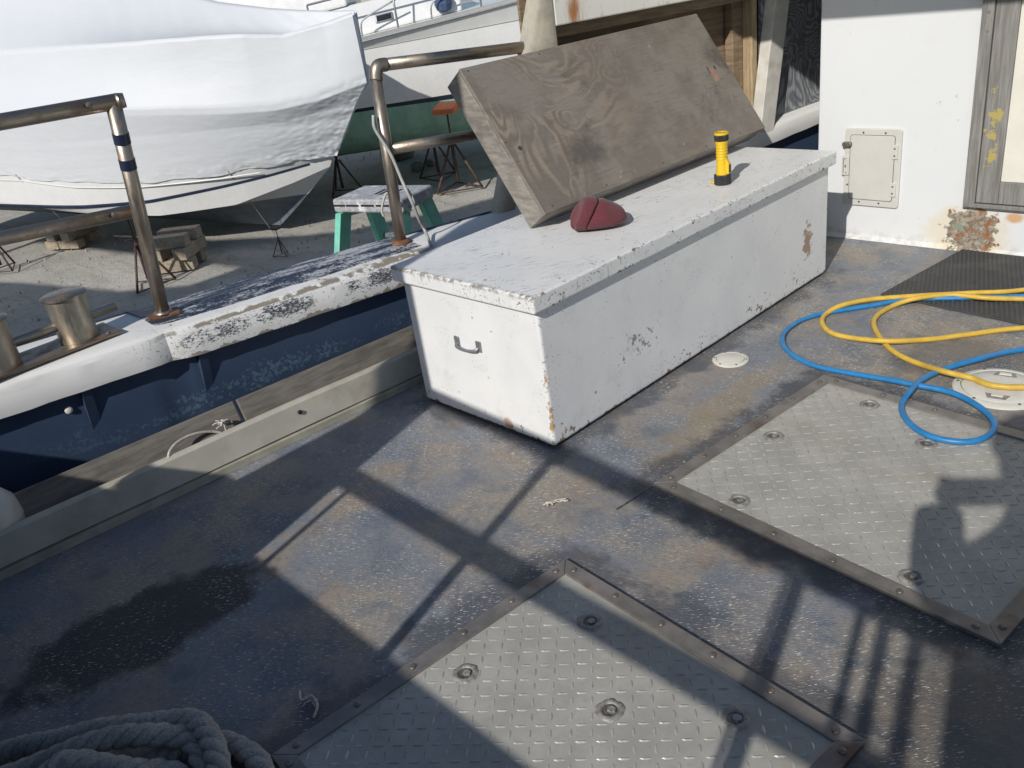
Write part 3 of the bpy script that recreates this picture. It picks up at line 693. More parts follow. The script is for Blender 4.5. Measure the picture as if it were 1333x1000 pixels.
# ------------------------------------------------------------------ wheelhouse
wh = thing('wheelhouse', 'white wheelhouse with a weathered grey door and small access hatch', 'wheelhouse', (0.6, YW, 0))
XL = -0.312
wb = MB(); wb.box((XL, YW, -0.02), (2.6, YW+0.06, 1.95)); wb.build('aft_wall', M['cabin'], wh, bevel=0.006)
wb = MB(); wb.box((XL, YW+0.06, -0.02), (XL+0.06, YW+2.2, 1.95)); wb.build('side_wall', M['white'], wh)
wb = MB(); wb.box((2.54, YW+0.06, -0.02), (2.6, YW+2.2, 1.95)); wb.build('side_wall', M['white'], wh)
wb = MB(); wb.box((XL+0.06, YW+2.14, -0.02), (2.54, YW+2.2, 1.95)); wb.build('front_wall', M['white'], wh)
RZ = 1.98
ry = YW-(RZ-1.003)/(0.533/0.79)
wb = MB(); wb.box((-0.95, ry, RZ), (2.7, YW+2.4, RZ+0.07)); wb.build('roof', M['white'], wh, bevel=0.01)
# base fillet along the deck
wb = MB(); wb.prism([(XL, YW-0.018, 0.001), (XL, YW+0.001, 0.001), (XL, YW+0.001, 0.022)], (2.9, 0, 0)); wb.build('base_fillet', M['cabin'], wh)
# access hatch
hx0, hx1, hz0, hz1 = hy(1100, 200, YW).x+0.004, hy(1173, 220, YW).x, hy(1135, 268, YW).z, hy(1135, 167, YW).z
ah = MB()
def rrect(x0, x1, z0, z1, r, n=4):
    pts = []
    for cx, cz, a0 in ((x1-r, z1-r, 0), (x0+r, z1-r, 90), (x0+r, z0+r, 180), (x1-r, z0+r, 270)):
        for k in range(n+1): a = R(a0+90*k/n); pts.append((cx+r*math.cos(a), cz+r*math.sin(a)))
    return pts
ah.prism([(x, YW-0.012, z) for x, z in rrect(hx0, hx1, hz0, hz1, 0.014)], (0, 0.013, 0))
ahf = ah.build('hatch_frame', M['panel'], wh, bevel=0.003)
s2 = MB(); s2.prism([(x, YW-0.0135, z) for x, z in rrect(hx0+0.026, hx1-0.028, hz0+0.03, hz1-0.028, 0.012)], (0, 0.010, 0)); s2.build('seam', M['seam'], ahf)
dr = MB(); dr.prism([(x, YW-0.016, z) for x, z in rrect(hx0+0.028, hx1-0.030, hz0+0.032, hz1-0.030, 0.011)], (0, 0.012, 0))
dr.build('hatch_door', M['panel'], ahf, bevel=0.002)
for z in (lerp(hz0, hz1, 0.24), lerp(hz0, hz1, 0.72)):
    g = MB(); g.box((hx1-0.040, YW-0.019, z-0.032), (hx1-0.012, YW-0.010, z+0.032)); h_ = g.build('hinge', M['panel'], ahf, bevel=0.002)
g = MB()
for z in (lerp(hz0, hz1, 0.24), lerp(hz0, hz1, 0.72)):
    for dz in (-0.016, 0.016): g.lathe([(0.004, 0), (0.004, 0.002)], (hx1-0.026, YW-0.0185, z+dz), (0, -1, 0), 10)
for fx, fz in ((0.33, 0.95), (0.72, 0.95), (0.07, 0.27), (0.30, 0.05), (0.66, 0.05)): g.lathe([(0.0045, 0), (0.0045, 0.002)], (lerp(hx0, hx1, fx), YW-0.0115, lerp(hz0, hz1, fz)), (0, -1, 0), 10)
kind(g.build('screws', M['seam'], ahf), 'stuff')
zc = lerp(hz0, hz1, 0.52)
g = MB(); g.box((hx0-0.010, YW-0.018, zc-0.046), (hx0+0.026, YW-0.009, zc+0.046)); lt = g.build('latch', M['panel'], ahf, bevel=0.003)
for b in (((hx0-0.002, zc-0.034), (hx0+0.0, zc+0.034)), ((hx0-0.002, zc+0.032), (hx0+0.012, zc+0.034)), ((hx0+0.008, zc-0.034), (hx0+0.016, zc-0.032)), ((hx0+0.006, zc-0.008), (hx0+0.011, zc+0.004))):
    g = MB(); g.box((b[0][0], YW-0.0195, b[0][1]), (b[1][0], YW-0.016, b[1][1])); g.build('latch_slot', M['seam'], ahf)
g = MB(); zk = lerp(hz0, hz1, 0.80)
g.prism([(x, YW-0.030, z) for x, z in rrect(hx0-0.008, hx0+0.038, zk-0.012, zk+0.012, 0.010)], (0, 0.020, 0)); g.build('turn_button', M['rivet'], ahf, bevel=0.004)
# door: outer frame, stile, rail, panel
dx0 = 0.383; db0 = hy(1255, 267, YW).z
xs = hy(1272, 150, YW).x; 
fr = MB(); fr.box((dx0, YW-0.030, db0), (dx0+0.047, YW+0.002, 1.9)); fr.build('door_jamb', M['dwood'], wh, bevel=0.003)
fr = MB(); fr.box((dx0+0.047, YW-0.030, db0), (1.15, YW+0.002, db0+0.018)); fr.build('door_sill', M['dwood'], wh, bevel=0.003)
dxs = hy(1304, 236, YW).x
st = MB(); st.box((dx0+0.050, YW-0.024, db0+0.022), (dxs, YW+0.001, 1.88)); doorp = st.build('door_stile', M['dwood'], wh, bevel=0.003)
st = MB(); st.box((dxs+0.001, YW-0.0235, db0+0.022), (1.1, YW+0.001, hy(1310, 236, YW).z)); st.build('door_rail', M['dwood'], wh, bevel=0.003)
st = MB(); st.box((dxs+0.001, YW-0.012, hy(1310, 236, YW).z+0.001), (1.1, YW+0.001, 1.88)); st.build('door_panel', simple('cream_door_panel', (0.70, 0.68, 0.60), 0.5, 0, 0.04, 8), wh)
g = MB()
for z in (1.00, 0.93): g.lathe([(0.006, 0), (0.004, 0.004), (0.001, 0.004)], (dx0+0.028, YW-0.0305, z), (0, -1, 0), 10)
kind(g.build('nail_heads', M['galv'], wh), 'stuff')

# ------------------------------------------------------------------ side wing (shelter side standing on the gunwale)
WA = Vector((-1.02, 0.80, 0)); WB = Vector((-0.45, 3.50, 0)); wd = (WB-WA).normalized(); wnrm = Vector((wd.y, -wd.x, 0)); WL = (WB-WA).length
wing = thing('shelter_side', 'weathered shelter side with open wooden recess between rail and wheelhouse', 'shelter wall', (-0.7, 1.2, 0.48))
def wt(u, v, n_=0.0):
    q = hp(u, v, WA+wnrm*n_, wnrm); return (q-WA).dot(wd), q.z
def wbox(name, mat, t0, t1, z0, z1, n0, n1, bev=0.004, auto=None):
    g = MB(); g.obox(WA, wd, Z, wnrm, (t0, t1), (z0, z1), (n0, n1)); return g.build(name, mat, wing, bevel=bev)
tl, zl = wt(722, 60); tl0, _ = wt(678, 60); tr, zr_ = wt(905, 0); tf0, _ = wt(1003, 40); tf1, _ = wt(1020, 40); tfb, zfb = wt(990, 157)
# crusty raked post
g = MB()
rows = []
pl0, pl1 = wt(648, 272), wt(694, 0); tw_ = tl
for k in range(41):
    f_ = k/40; z = lerp(0.43, 2.0, f_)
    lft = pl0[0]+(pl1[0]-pl0[0])*(z-pl0[1])/(pl1[1]-pl0[1]); wdt = max(0.08, min(0.13, 0.08+(z-0.5)*0.1)) if z < 1.0 else tw_-lft
    wdt = max(0.06, wdt)
    rows.append([WA+wd*(lft+a*wdt+0.0022*mnoise.noise(Vector((a*5+z*14, z*9, b*4))))+wnrm*(b+0.0022*mnoise.noise(Vector((a*5, z*11, b*4+3))))+Z*z
                 for a, b in ((0, -0.05), (0.0, -0.01), (0.08, 0.014), (0.25, 0.024), (0.9, 0.026), (1, 0.022), (1, -0.05))])
g.rings(rows, True); g.build('post', M['crust'], wing, auto=60)
zb = (wt(740, 30)[1]+wt(900, 1)[1])/2
g = MB(); g.obox(WA, wd, Z, wnrm, (tl+0.001, tf0-0.002), (zb, 1.9), (-0.03, 0.024)); g.build('top_beam', M['beam'], wing, bevel=0.006)
wbox('back_panel', M['tan'], tl-0.05, WL-0.05, 0.40, zb+0.3, -0.18, -0.165)
ts0 = wt(962, 120)[0]; 
wbox('stud', M['stud'], tf0-0.085, tf0-0.045, 0.45, zb-0.004, -0.120, -0.045)
wbox('stud', M['tan'], tf0-0.16, tf0-0.090, 0.45, zb-0.004, -0.155, -0.10)
wbox('lintel', M['tan'], tl+0.004, tf0-0.004, zb-0.05, zb-0.002, -0.16, -0.032)
# white side frame strip (a little raked)
g = MB()
b0, b1 = wt(985, 165)[0], wt(1003, 160)[0]; u0, u1 = wt(1003, 5)[0], wt(1022, 5)[0]; zz0 = gz_in(2.0)+0.0; zz1 = 1.12
zlo_, zhi_ = wt(985, 165)[1], wt(1003, 5)[1]; kx0, kx1 = (u0-b0)/(zhi_-zlo_), (u1-b1)/(zhi_-zlo_)
g.hexa([WA+wd*(b0+kx0*(z-zlo_))+wnrm*n_+Z*z if i in (0, 3) else WA+wd*(b1+kx1*(z-zlo_))+wnrm*n_+Z*z
        for z in (0.47, 1.9) for i, n_ in ((0, -0.04), (1, -0.04), (2, 0.03), (3, 0.03))])
g.build('side_frame', M['offwhite'], wing, bevel=0.004)
g = MB(); g.obox(WA, wd, Z, wnrm, (b1-0.02, WL-0.002), (0.44, 1.9), (-0.06, -0.042)); g.build('plywood_panel', M['dply'], wing)
wbox('roof_carlin', M['offwhite'], tl, WL, 1.902, 1.978, -0.05, 0.03)
# knee bracket below the roof corner
# ================================================================== THINGS ON DECK
chest = thing('storage_chest', 'long white wooden storage chest with chipped paint and a metal pull handle', 'chest', (-CW_/2, CL/2, 0))
g = MB(); g.box((-CW_, 0, 0.010), (0, CL, CHT-CT)); g.build('body', mat_chest('chest_body_paint', (-CW_/2, CL/2, (CHT-CT)/2+0.005), (CW_/2, CL/2, (CHT-CT)/2-0.005)), chest, bevel=0.010, seg=3)
g = MB(); g.box((-CW_+0.03, 0.03, 0.001), (-0.03, CL-0.03, 0.010)); g.build('gap_shade', M['dark'], chest)  # dark slab in the gap below the body, shade put in as colour
g = MB(); g.box((-CW_-CO, -COB, CHT-CT), (CO, CL+COB, CHT)); g.build('lid', mat_chest('chest_lid_paint', (-CW_/2, CL/2, CHT-CT/2), (CW_/2+CO, CL/2+COB, CT/2), lid=True), chest, bevel=0.007, seg=3)
ha, hb_ = hy(596, 444, 0), hy(624, 451, 0)
hnd = MB()
pts = smooth_path([(ha.x, -0.006, ha.z-0.004), (ha.x+0.010, -0.016, ha.z-0.013), ((ha.x+hb_.x)/2, -0.020, (ha.z+hb_.z)/2-0.017), (hb_.x-0.010, -0.016, hb_.z-0.013), (hb_.x, -0.006, hb_.z-0.004)], 5)
hnd.tube(pts, 0.0055, 8)
hn = hnd.build('handle', M['galv'], chest, smooth=True)
for q in (ha, hb_):
    g = MB(); g.box((q.x-0.012, -0.007, q.z-0.020), (q.x+0.012, -0.0005, q.z+0.020)); g.build('mounting_tab', M['galv'], hn, bevel=0.003)

# leaning plywood cover
bo = Vector((-0.400, 0.481, CHT+0.0655)); e_ = Vector((0.018, 1.0, 0)).normalized(); LBD = 1.443
sd_ = Vector((-e_.y, e_.x, 0)); ph = 0.958; up_ = sd_*math.cos(ph)+Z*math.sin(ph); nb = e_.cross(up_); 
if nb.x < 0: nb = -nb
HB = 0.617; TB = 0.110
cov = thing('plywood_cover', 'weathered plywood hatch cover leaning against the shelter on top of the chest', 'hatch cover', bo)
g = MB(); g.obox(bo, e_, up_, nb, (0, LBD), (0, HB), (-0.014, 0.0)); tp = g.build('top_panel', M['board'], cov, bevel=0.003)
rm = mat_wood('grey_rim_wood', (0.25, 0.225, 0.195), (8, 8, 30), dirt=0.5)
g = MB(); g.obox(bo, e_, up_, nb, (0.0, 0.016), (0.001, HB-0.001), (-TB, -0.0145)); rmo = g.build('rim_board', rm, cov, bevel=0.004)
g = MB(); g.obox(bo, e_, up_, nb, (LBD-0.016, LBD), (0.001, HB-0.001), (-TB, -0.0145)); g.build('rim_board', rm, cov, bevel=0.004)
g = MB(); g.obox(bo, e_, up_, nb, (0.0165, LBD-0.0165), (0.001, 0.017), (-TB, -0.0145)); g.build('rim_board', rm, cov, bevel=0.004)
g = MB(); g.obox(bo, e_, up_, nb, (0.0165, LBD-0.0165), (HB-0.017, HB-0.001), (-TB, -0.0145)); g.build('rim_board', rm, cov, bevel=0.004)
g = MB()
for a, b in ((0.05, 0.02), (0.35, 0.02), (0.7, 0.02), (1.0, 0.02), (1.25, 0.02), (0.03, 0.60), (0.4, 0.60), (0.012, 0.3)):
    g.lathe([(0.004, 0.0), (0.003, 0.0012), (0.0005, 0.0012)], bo+e_*a+up_*b, nb, 8)
kind(g.build('nail_heads', M['seam'], cov), 'stuff')
g = MB()
pc = hp(930, 97, bo, nb); pe = (pc-bo).dot(e_); pu = (pc-bo).dot(up_)
g.obox(bo, e_, up_, nb, (pe-0.016, pe+0.014), (pu-0.035, pu+0.03), (0.0004, 0.0016)); g.build('bare_patch', simple('torn_veneer', (0.33, 0.20, 0.14), 0.8), cov)
for k in range(2):
    g = MB(); g.obox(bo, e_, up_, nb, (pe-0.024+k*0.004, pe-0.021+k*0.004) if k == 0 else (pe+0.024, pe+0.030), (pu+0.01, pu+0.045) if k == 0 else (pu+0.022, pu+0.040), (0.0004, 0.002)); g.build('split', M['dark'], cov)
q = hp(677, 193, bo, nb); g = MB(); g.lathe([(0.010, 0.0003), (0.009, 0.0012)], q, nb, 12); g.build('knot', M['seam'], cov)

# flashlight
fl = Vector((-0.152, 1.228, CHT))
ft = thing('flashlight', 'yellow flashlight with black ends standing upright on the chest lid', 'flashlight', fl)
g = MB(); g.lathe([(0.0255, 0.038), (0.025, 0.050), (0.0215, 0.062), (0.0210, 0.11), (0.0215, 0.150), (0.0235, 0.162), (0.0235, 0.170)], fl, Z, 28); g.build('body', M['yellow'], ft, auto=35)
g = MB()
for k in range(5): g.lathe([(0.0214, 0.098+k*0.011), (0.0228, 0.100+k*0.011), (0.0228, 0.1025+k*0.011), (0.0214, 0.1045+k*0.011)], fl, Z, 24, False, False)
g.build('grip_ribs', M['yellow'], ft, smooth=True)
def ribbed(r0, h0, h1, n=28):
    g = MB(); rows = []
    for h, k in ((h0, 0.92), (h0+0.003, 1), (h1-0.003, 1), (h1, 0.95)):
        rows.append([fl+Vector((math.cos(2*math.pi*j/(2*n))*(r0*k-(0.0016 if j % 2 else 0)), math.sin(2*math.pi*j/(2*n))*(r0*k-(0.0016 if j % 2 else 0)), h)) for j in range(2*n)])
    g.rings(rows, True); return g
ribbed(0.0325, 0.0, 0.040).build('base_ring', M['black'], ft)
ribbed(0.0270, 0.168, 0.192).build('head_ring', M['black'], ft)
g = MB(); g.lathe([(0.0265, 0.192), (0.0272, 0.196), (0.0262, 0.2005), (0.0215, 0.2005), (0.021, 0.196)], fl, Z, 28); g.build('lens_bezel', M['yellow'], ft, auto=40)
g = MB(); g.lathe([(0.021, 0.1965), (0.001, 0.1968)], fl, Z, 24); g.build('lens', M['glass'], ft)
sdv = Vector((0.93, 0.10, 0)).normalized(); sx = Vector((-sdv.y, sdv.x, 0))
g = MB(); g.prism([fl+sdv*0.016+Z*0.040-sx*0.010, fl+sdv*0.0315+Z*0.042-sx*0.010, fl+sdv*0.0325+Z*0.082-sx*0.010, fl+sdv*0.0215+Z*0.100-sx*0.010, fl+sdv*0.016+Z*0.100-sx*0.010], sx*0.02); g.build('switch_housing', M['yellow'], ft, bevel=0.003)
g = MB(); g.prism([fl+sdv*0.030+Z*0.046-sx*0.0075, fl+sdv*0.0345+Z*0.048-sx*0.0075, fl+sdv*0.035+Z*0.076-sx*0.0075, fl+sdv*0.031+Z*0.080-sx*0.0075], sx*0.015); g.build('switch', M['black'], ft, bevel=0.002)
g = MB()
lp = smooth_path([fl+Vector((-0.026, -0.01, 0.006)), fl+Vector((-0.042, -0.014, 0.006)), fl+Vector((-0.045, 0.0, 0.006)), fl+Vector((-0.026, 0.008, 0.006))], 5)
g.tube(lp, 0.004, 8); g.build('hang_loop', M['yellow'], ft, smooth=True)

# knit hat
hc = hz(777, 296, CHT); 
hat = thing('knit_hat', 'maroon knit hat lying folded on the white chest lid', 'hat', (hc.x, hc.y, CHT))
ax = Vector((0.70, 0.71, 0)).normalized(); ay = Vector((-ax.y, ax.x, 0))
def hatring(s_, hw, hh, tilt=0.0, n=40, k=0.0, zoff=0.0):
    out = []; s_ *= 1.10; hw *= 1.08
    for j in range(n):
        a = 2*math.pi*j/n
        z = (math.sin(a)+1)/2*hh
        z = max(0.0015, z+zoff); y = math.cos(a)*hw*(1.0 if math.sin(a) < 0 else 1-0.18*math.sin(a))
        p = hc+ax*(s_+tilt*z+0.032*max(0.0, 1-z/(0.45*hh))**2*(1 if s_ < -0.03 else -1 if s_ > 0.06 else 0))+ay*y; 
        d = 0.009*mnoise.noise(Vector((p.x*13, p.y*13, z*13+k)))+0.003*mnoise.noise(Vector((p.x*40, p.y*40, z*40)))
        out.append(Vector((p.x+d, p.y+d, CHT+z+(d if z > 0.01 else 0))))
    return out
g = MB()
g.rings([hatring(*r_) for r_ in ((-0.066, 0.074, 0.088, 0.70), (-0.048, 0.082, 0.097, 0.64), (-0.024, 0.086, 0.101, 0.50), (0.002, 0.086, 0.098, 0.34), (0.028, 0.082, 0.090, 0.18), (0.052, 0.076, 0.080, 0.04, 40, 0, 0.002), (0.074, 0.066, 0.066, -0.06, 40, 0, 0.006), (0.090, 0.051, 0.049, -0.14, 40, 0, 0.012), (0.099, 0.031, 0.030, -0.2, 40, 0, 0.020), (0.102, 0.010, 0.012, -0.2, 40, 0, 0.028))], True)
o = g.build('crown', M['hat'], hat, smooth=True); o.modifiers.new('sub', 'SUBSURF').render_levels = 2
g = MB()
g.rings([hatring(*r_) for r_ in ((-0.086, 0.040, 0.070, 0.70), (-0.097, 0.062, 0.090, 0.70), (-0.102, 0.078, 0.102, 0.70), (-0.099, 0.088, 0.110, 0.70), (-0.088, 0.092, 0.114, 0.70), (-0.074, 0.092, 0.114, 0.70), (-0.063, 0.089, 0.109, 0.70), (-0.056, 0.083, 0.101, 0.70), (-0.060, 0.074, 0.090, 0.70))], True)
o = g.build('cuff', M['hat'], hat, smooth=True); o.modifiers.new('sub', 'SUBSURF').render_levels = 2

# ------------------------------------------------------------------ floor hatches
riv_me = MB().lathe([(0.0085, 0), (0.0078, 0.0022), (0.005, 0.0034), (0.0006, 0.0036)], n=14).mesh('rivet', smooth=True)
riv_me.materials.append(M['rivet'])
def loz_mesh(O, U, V, w, h, s=0.0298, seed=0, skip=()):
    g = MB(); rnd = random.Random(seed)
    d1 = (U+V).normalized(); d2 = (U-V).normalized()
    nu, nv = int(w/s), int(h/s)
    for i in range(nu+1):
        for j in range(nv+1):
            a, b = (i+0.5)*s, (j+0.5)*s
            if a > w-0.012 or b > h-0.012: continue
            if any((a-x)**2+(b-y)**2 < r*r for x, y, r in skip): continue
            c = O+U*a+V*b
            l, q = (d1, d2) if (i+j) % 2 else (d2, d1)
            L_, w_, hh = 0.0128, 0.0034, 0.0018*rnd.uniform(0.8, 1.1)
            base = [c-l*L_, c-l*L_*0.35+q*w_, c+l*L_*0.35+q*w_, c+l*L_, c+l*L_*0.35-q*w_, c-l*L_*0.35-q*w_]
            top = [c-l*L_*0.6+Z*hh, c+l*L_*0.6+Z*hh]
            g.add(base+top, [(0, 1, 6), (1, 2, 7, 6), (2, 3, 7), (3, 4, 7), (4, 5, 6, 7), (5, 0, 6)])
    return g
def floor_hatch(O, ang, w, h, label, sockets, broken=None):
    O = Vector(O); U = Vector((math.cos(ang), math.sin(ang), 0)); V = Vector((-math.sin(ang), math.cos(ang), 0))
    t = thing('floor_hatch', label, 'floor hatch', O+U*w/2+V*h/2, 'diamond plate floor hatches')
    fw = 0.042; zp = 0.007; zf = 0.013
    g = MB(); g.obox(O, U, V, Z, (fw-0.004, w-fw+0.004), (fw-0.004, h-fw+0.004), (0.001, zp)); g.build('tread_plate', M['plate'], t)
    g = MB(); g.obox(O, U, V, Z, (fw-0.010, w-fw+0.010), (fw-0.010, h-fw+0.010), (0.0005, 0.0025)); 
    sk = []
    for (u, v) in sockets:
        q = hz(u, v, zp); a, b = (q-O).dot(U), (q-O).dot(V); sk.append((a-fw, b-fw, 0.030))
    lz = loz_mesh(O+U*fw+V*fw+Z*zp, U, V, w-2*fw, h-2*fw, skip=sk, seed=int(w*100))
    kind(lz.build('tread_bars', M['tread'], t), 'stuff')
    def quad(pts, n0):
        g = MB(); g.prism([O+U*a+V*b+Z*0.001 for a, b in pts], Z*(zf-0.001)); return g.build('frame_strip', M['strip'], t, bevel=0.002)
    c = 0.0006
    S = [quad([(0, 0), (w, 0), (w-fw, fw), (fw, fw)], 0), quad([(w, c), (w, h-c), (w-fw, h-fw-c), (w-fw, fw+c)], 1),
         quad([(w, h), (0, h), (fw, h-fw), (w-fw, h-fw)], 2), quad([(0, h-c), (0, c), (fw, fw+c), (fw, h-fw-c)], 3)]
    nr = 6
    for k in range(nr):
        f_ = (k+0.35)/(nr-0.3)
        for (a, b), so in (((w*f_, fw*0.45), S[0]), ((w-fw*0.45, h*f_), S[1]), ((w*f_, h-fw*0.45), S[2]), ((fw*0.45, h*f_), S[3])):
            share('rivet', riv_me, M['rivet'], so, O+U*a+V*b+Z*zf)
    for i, (u, v) in enumerate(sockets):
        q = hz(u, v, zp); q.z = zp
        g = MB(); rnd = random.Random(i+int(w*1000))
        rows = []
        for r_, hh in ((0.031, 0.0002), (0.027, 0.003), (0.0215, 0.0042), (0.0175, 0.0035), (0.0165, 0.0008)):
            rows.append([q+Vector((math.cos(2*math.pi*j/22), math.sin(2*math.pi*j/22), 0))*(r_*(1+0.10*rnd.uniform(-1, 1)*(r_ > 0.02)))+Z*hh*rnd.uniform(0.8, 1.3) for j in range(22)])
        g.rings(rows, True, False, False); so = g.build('lift_socket', M['weld'], t, smooth=True)
        g = MB(); g.lathe([(0.0172, 0.0010), (0.001, 0.0009)], q, Z, 20); g.build('socket_bottom', M['rivet'], so)
        g = MB(); g.lathe([(0.0095, 0.0009), (0.0095, 0.005), (0.008, 0.006), (0.001, 0.006)], q+Vector((0.003, 0.002, 0)), Z, 6); g.build('bolt', M['galv'] if i % 2 else M['weld'], so)
    return t
floor_hatch((0.390, 0.009, 0), -0.092, 0.963, 0.863, 'far grey diamond plate floor hatch with the blue hose lying across its corner', [(1007, 568), (962, 652), (1132, 527), (1206, 578), (1187, 751)])
hV = Vector((math.sin(0.082), math.cos(0.082), 0)); n0 = Vector((0.413, -0.402, 0))-hV*0.847
floor_hatch(n0, -0.082, 0.838, 0.847, 'near grey diamond plate floor hatch at the bottom edge, crossed by a bar shadow', [(606, 877), (768, 810), (794, 925), (957, 936)])

# round deck plates
dp = hz(951, 469)
t = thing('deck_plate', 'small round white deck plate beside the chest', 'deck plate', dp)
g = MB(); g.lathe([(0.066, 0.0005), (0.066, 0.004), (0.061, 0.007), (0.052, 0.0075), (0.0505, 0.0045)], dp, Z, 40, True, False); rim = g.build('rim', M['hatchwhite'], t, auto=40)
g = MB(); g.lathe([(0.0495, 0.003), (0.0495, 0.0075), (0.047, 0.0085), (0.001, 0.0088)], dp, Z, 36); g.build('cap', M['hatchwhite'], t, auto=40)
for k in range(6):
    a = k*math.pi/3+0.4; g = MB(); g.lathe([(0.004, 0.0068), (0.0038, 0.0085), (0.0005, 0.0085)], dp+Vector((math.cos(a), math.sin(a), 0))*0.058, Z, 8); g.build('screw', M['rivet'], rim)
bp = hz(1303, 507)
t = thing('inspection_hatch', 'large round white inspection hatch under the yellow hose', 'deck plate', bp)
g = MB(); g.lathe([(0.140, 0.0005), (0.139, 0.006), (0.130, 0.011), (0.117, 0.012), (0.115, 0.006)], bp, Z, 48, True, False); rim = g.build('rim', M['hatchwhite'], t, auto=40)
g = MB(); g.lathe([(0.113, 0.004), (0.113, 0.011), (0.109, 0.0135), (0.06, 0.0145), (0.001, 0.015)], bp, Z, 48); lidp = g.build('lid', M['hatchwhite'], t, auto=40)
for a0 in (R(100), R(-80)):
    d_ = Vector((math.cos(a0), math.sin(a0), 0)); n_ = Vector((-d_.y, d_.x, 0))
    g = MB(); g.prism([bp+d_*0.066-n_*0.035+Z*0.0143, bp+d_*0.098-n_*0.025+Z*0.0143, bp+d_*0.098+n_*0.025+Z*0.0143, bp+d_*0.066+n_*0.035+Z*0.0143], Z*0.0012); g.build('finger_recess', M['weld'], lidp, bevel=0.001)
    g = MB(); g.prism([bp+d_*0.072-n_*0.018+Z*0.0156, bp+d_*0.086-n_*0.016+Z*0.0156, bp+d_*0.086+n_*0.016+Z*0.0156, bp+d_*0.072+n_*0.018+Z*0.0156], Z*0.004); g.build('finger_bar', M['hatchwhite'], lidp, bevel=0.001)
for k in range(6):
    a = k*math.pi/3+0.2; g = MB(); g.lathe([(0.005, 0.0115), (0.0045, 0.0135), (0.0005, 0.0135)], bp+Vector((math.cos(a), math.sin(a), 0))*0.124, Z, 8); g.build('screw', M['rivet'], rim)

# rubber mat with raised diamond studs
m0 = hz(1146, 385); m1 = hz(1257, 324); mv = (m1-m0); mh = mv.length; mv.normalize(); mu = Vector((mv.y, -mv.x, 0))
t = thing('rubber_mat', 'black ribbed rubber mat on the deck in front of the door', 'mat', m0+mu*0.5+mv*mh/2)
g = MB(); g.obox(m0, mu, mv, Z, (0, 1.15), (0, mh), (0.001, 0.009)); g.build('sheet', M['mat'], t, bevel=0.003)
g = MB(); s_ = 0.0185
for i in range(int(1.13/s_)):
    for j in range(int(mh/s_)-1):
        c = m0+mu*(0.012+(i+0.5*(j % 2))*s_)+mv*(0.014+j*s_)+Z*0.0088
        if (c-m0).dot(mu) > 1.14: continue
        a, b = 0.0074, 0.0052
        g.add([c-mu*a, c-mv*b, c+mu*a, c+mv*b, c-mu*a*0.5+Z*0.003, c-mv*b*0.5+Z*0.003, c+mu*a*0.5+Z*0.003, c+mv*b*0.5+Z*0.003], [(4, 5, 6, 7), (0, 1, 5, 4), (1, 2, 6, 5), (2, 3, 7, 6), (3, 0, 4, 7)])
kind(g.build('studs', M['mat'], t), 'stuff')

# hoses
def hose(name, px, r, mat, label, extra=None, lift=()):
    pts = []
    for i, q in enumerate(px):
        u, v = q[:2]; z = r+0.001+(q[2] if len(q) > 2 else 0)
        pts.append(hz(u, v, z))
    if extra: pts = extra[0](pts)
    o = MB().tube(smooth_path(pts, 8), r, 12).build(name, mat, None, smooth=True, loc=pts[len(pts)//2]*1.0)
    tag(o, label, 'hose'); return o
def ext(pts):
    a = pts[0]; b = pts[-1]
    return [a+Vector((1.3, 0.5, 0)), a+Vector((0.75, 0.42, 0)), a+Vector((0.3, 0.18, 0))]+pts+[b+Vector((0.25, 0.22, 0)), b+Vector((0.7, 0.42, 0)), b+Vector((1.3, 0.42, 0))]
HR = 0.0095
hose('blue_hose', [(1333, 386, 0.010), (1257, 388, 0.010), (1185, 390, 0.006), (1133, 398, 0), (1073, 408, 0.0), (1043, 417), (1024, 430), (1018.5, 442), (1024, 455), (1043, 469), (1073, 479.5), (1118, 488, 0.004), (1160, 495, 0.010), (1185, 500, 0.013), (1238, 511, 0.012), (1275, 530, 0.010), (1294, 550, 0.008), (1288, 566, 0.007), (1264, 575, 0.007), (1230, 573, 0.007), (1200, 563, 0.007), (1179, 545, 0.007), (1174, 527, 0.007), (1186, 508, 0.018), (1204, 492, 0.014), (1234, 479, 0.012), (1275, 467, 0.020), (1333, 455, 0.0)], HR, M['bhose'], 'bright blue hose looped over the corner of the far hatch', (ext,))
def ext2(pts):
    n = len(pts)//2+0
    return pts
yl = [(1303, 503.5, 0.017), (1264, 492, 0.016), (1230, 484, 0.031), (1200, 475, 0), (1170, 462), (1150, 445, 0.0), (1138, 424), (1142, 411), (1163, 398), (1193, 388.5, 0.02), (1238, 384, 0.020), (1283, 388, 0.020), (1333, 389.5, 0.011)]
y2 = [(1333, 377.5, 0.012), (1264, 381.5, 0.012), (1189, 385.5, 0.018), (1133, 390, 0.018), (1095, 398, 0.018), (1075, 409), (1070.5, 420), (1080, 432), (1103, 439), (1152, 444, 0.018), (1208, 442), (1264, 435), (1333, 427)]
P1 = [hz(u, v, HR+0.001+(q[0] if q else 0)) for u, v, *q in yl]; P2 = [hz(u, v, HR+0.001+(q[0] if q else 0)) for u, v, *q in y2]
loop = [P1[-1]+Vector((0.35, 0.14, 0)), P1[-1]+Vector((0.75, 0.5, 0)), P1[-1]+Vector((0.5, 0.75, 0)), P2[0]+Vector((0.2, 0.26, 0))]
pts = [P1[0]+Vector((1.2, 0.3, 0)), P1[0]+Vector((0.6, 0.16, 0)), P1[0]+Vector((0.2, 0.10, 0))]+P1+loop+P2+[P2[-1]+Vector((0.35, 0.25, 0)), P2[-1]+Vector((1.0, 0.5, 0))]
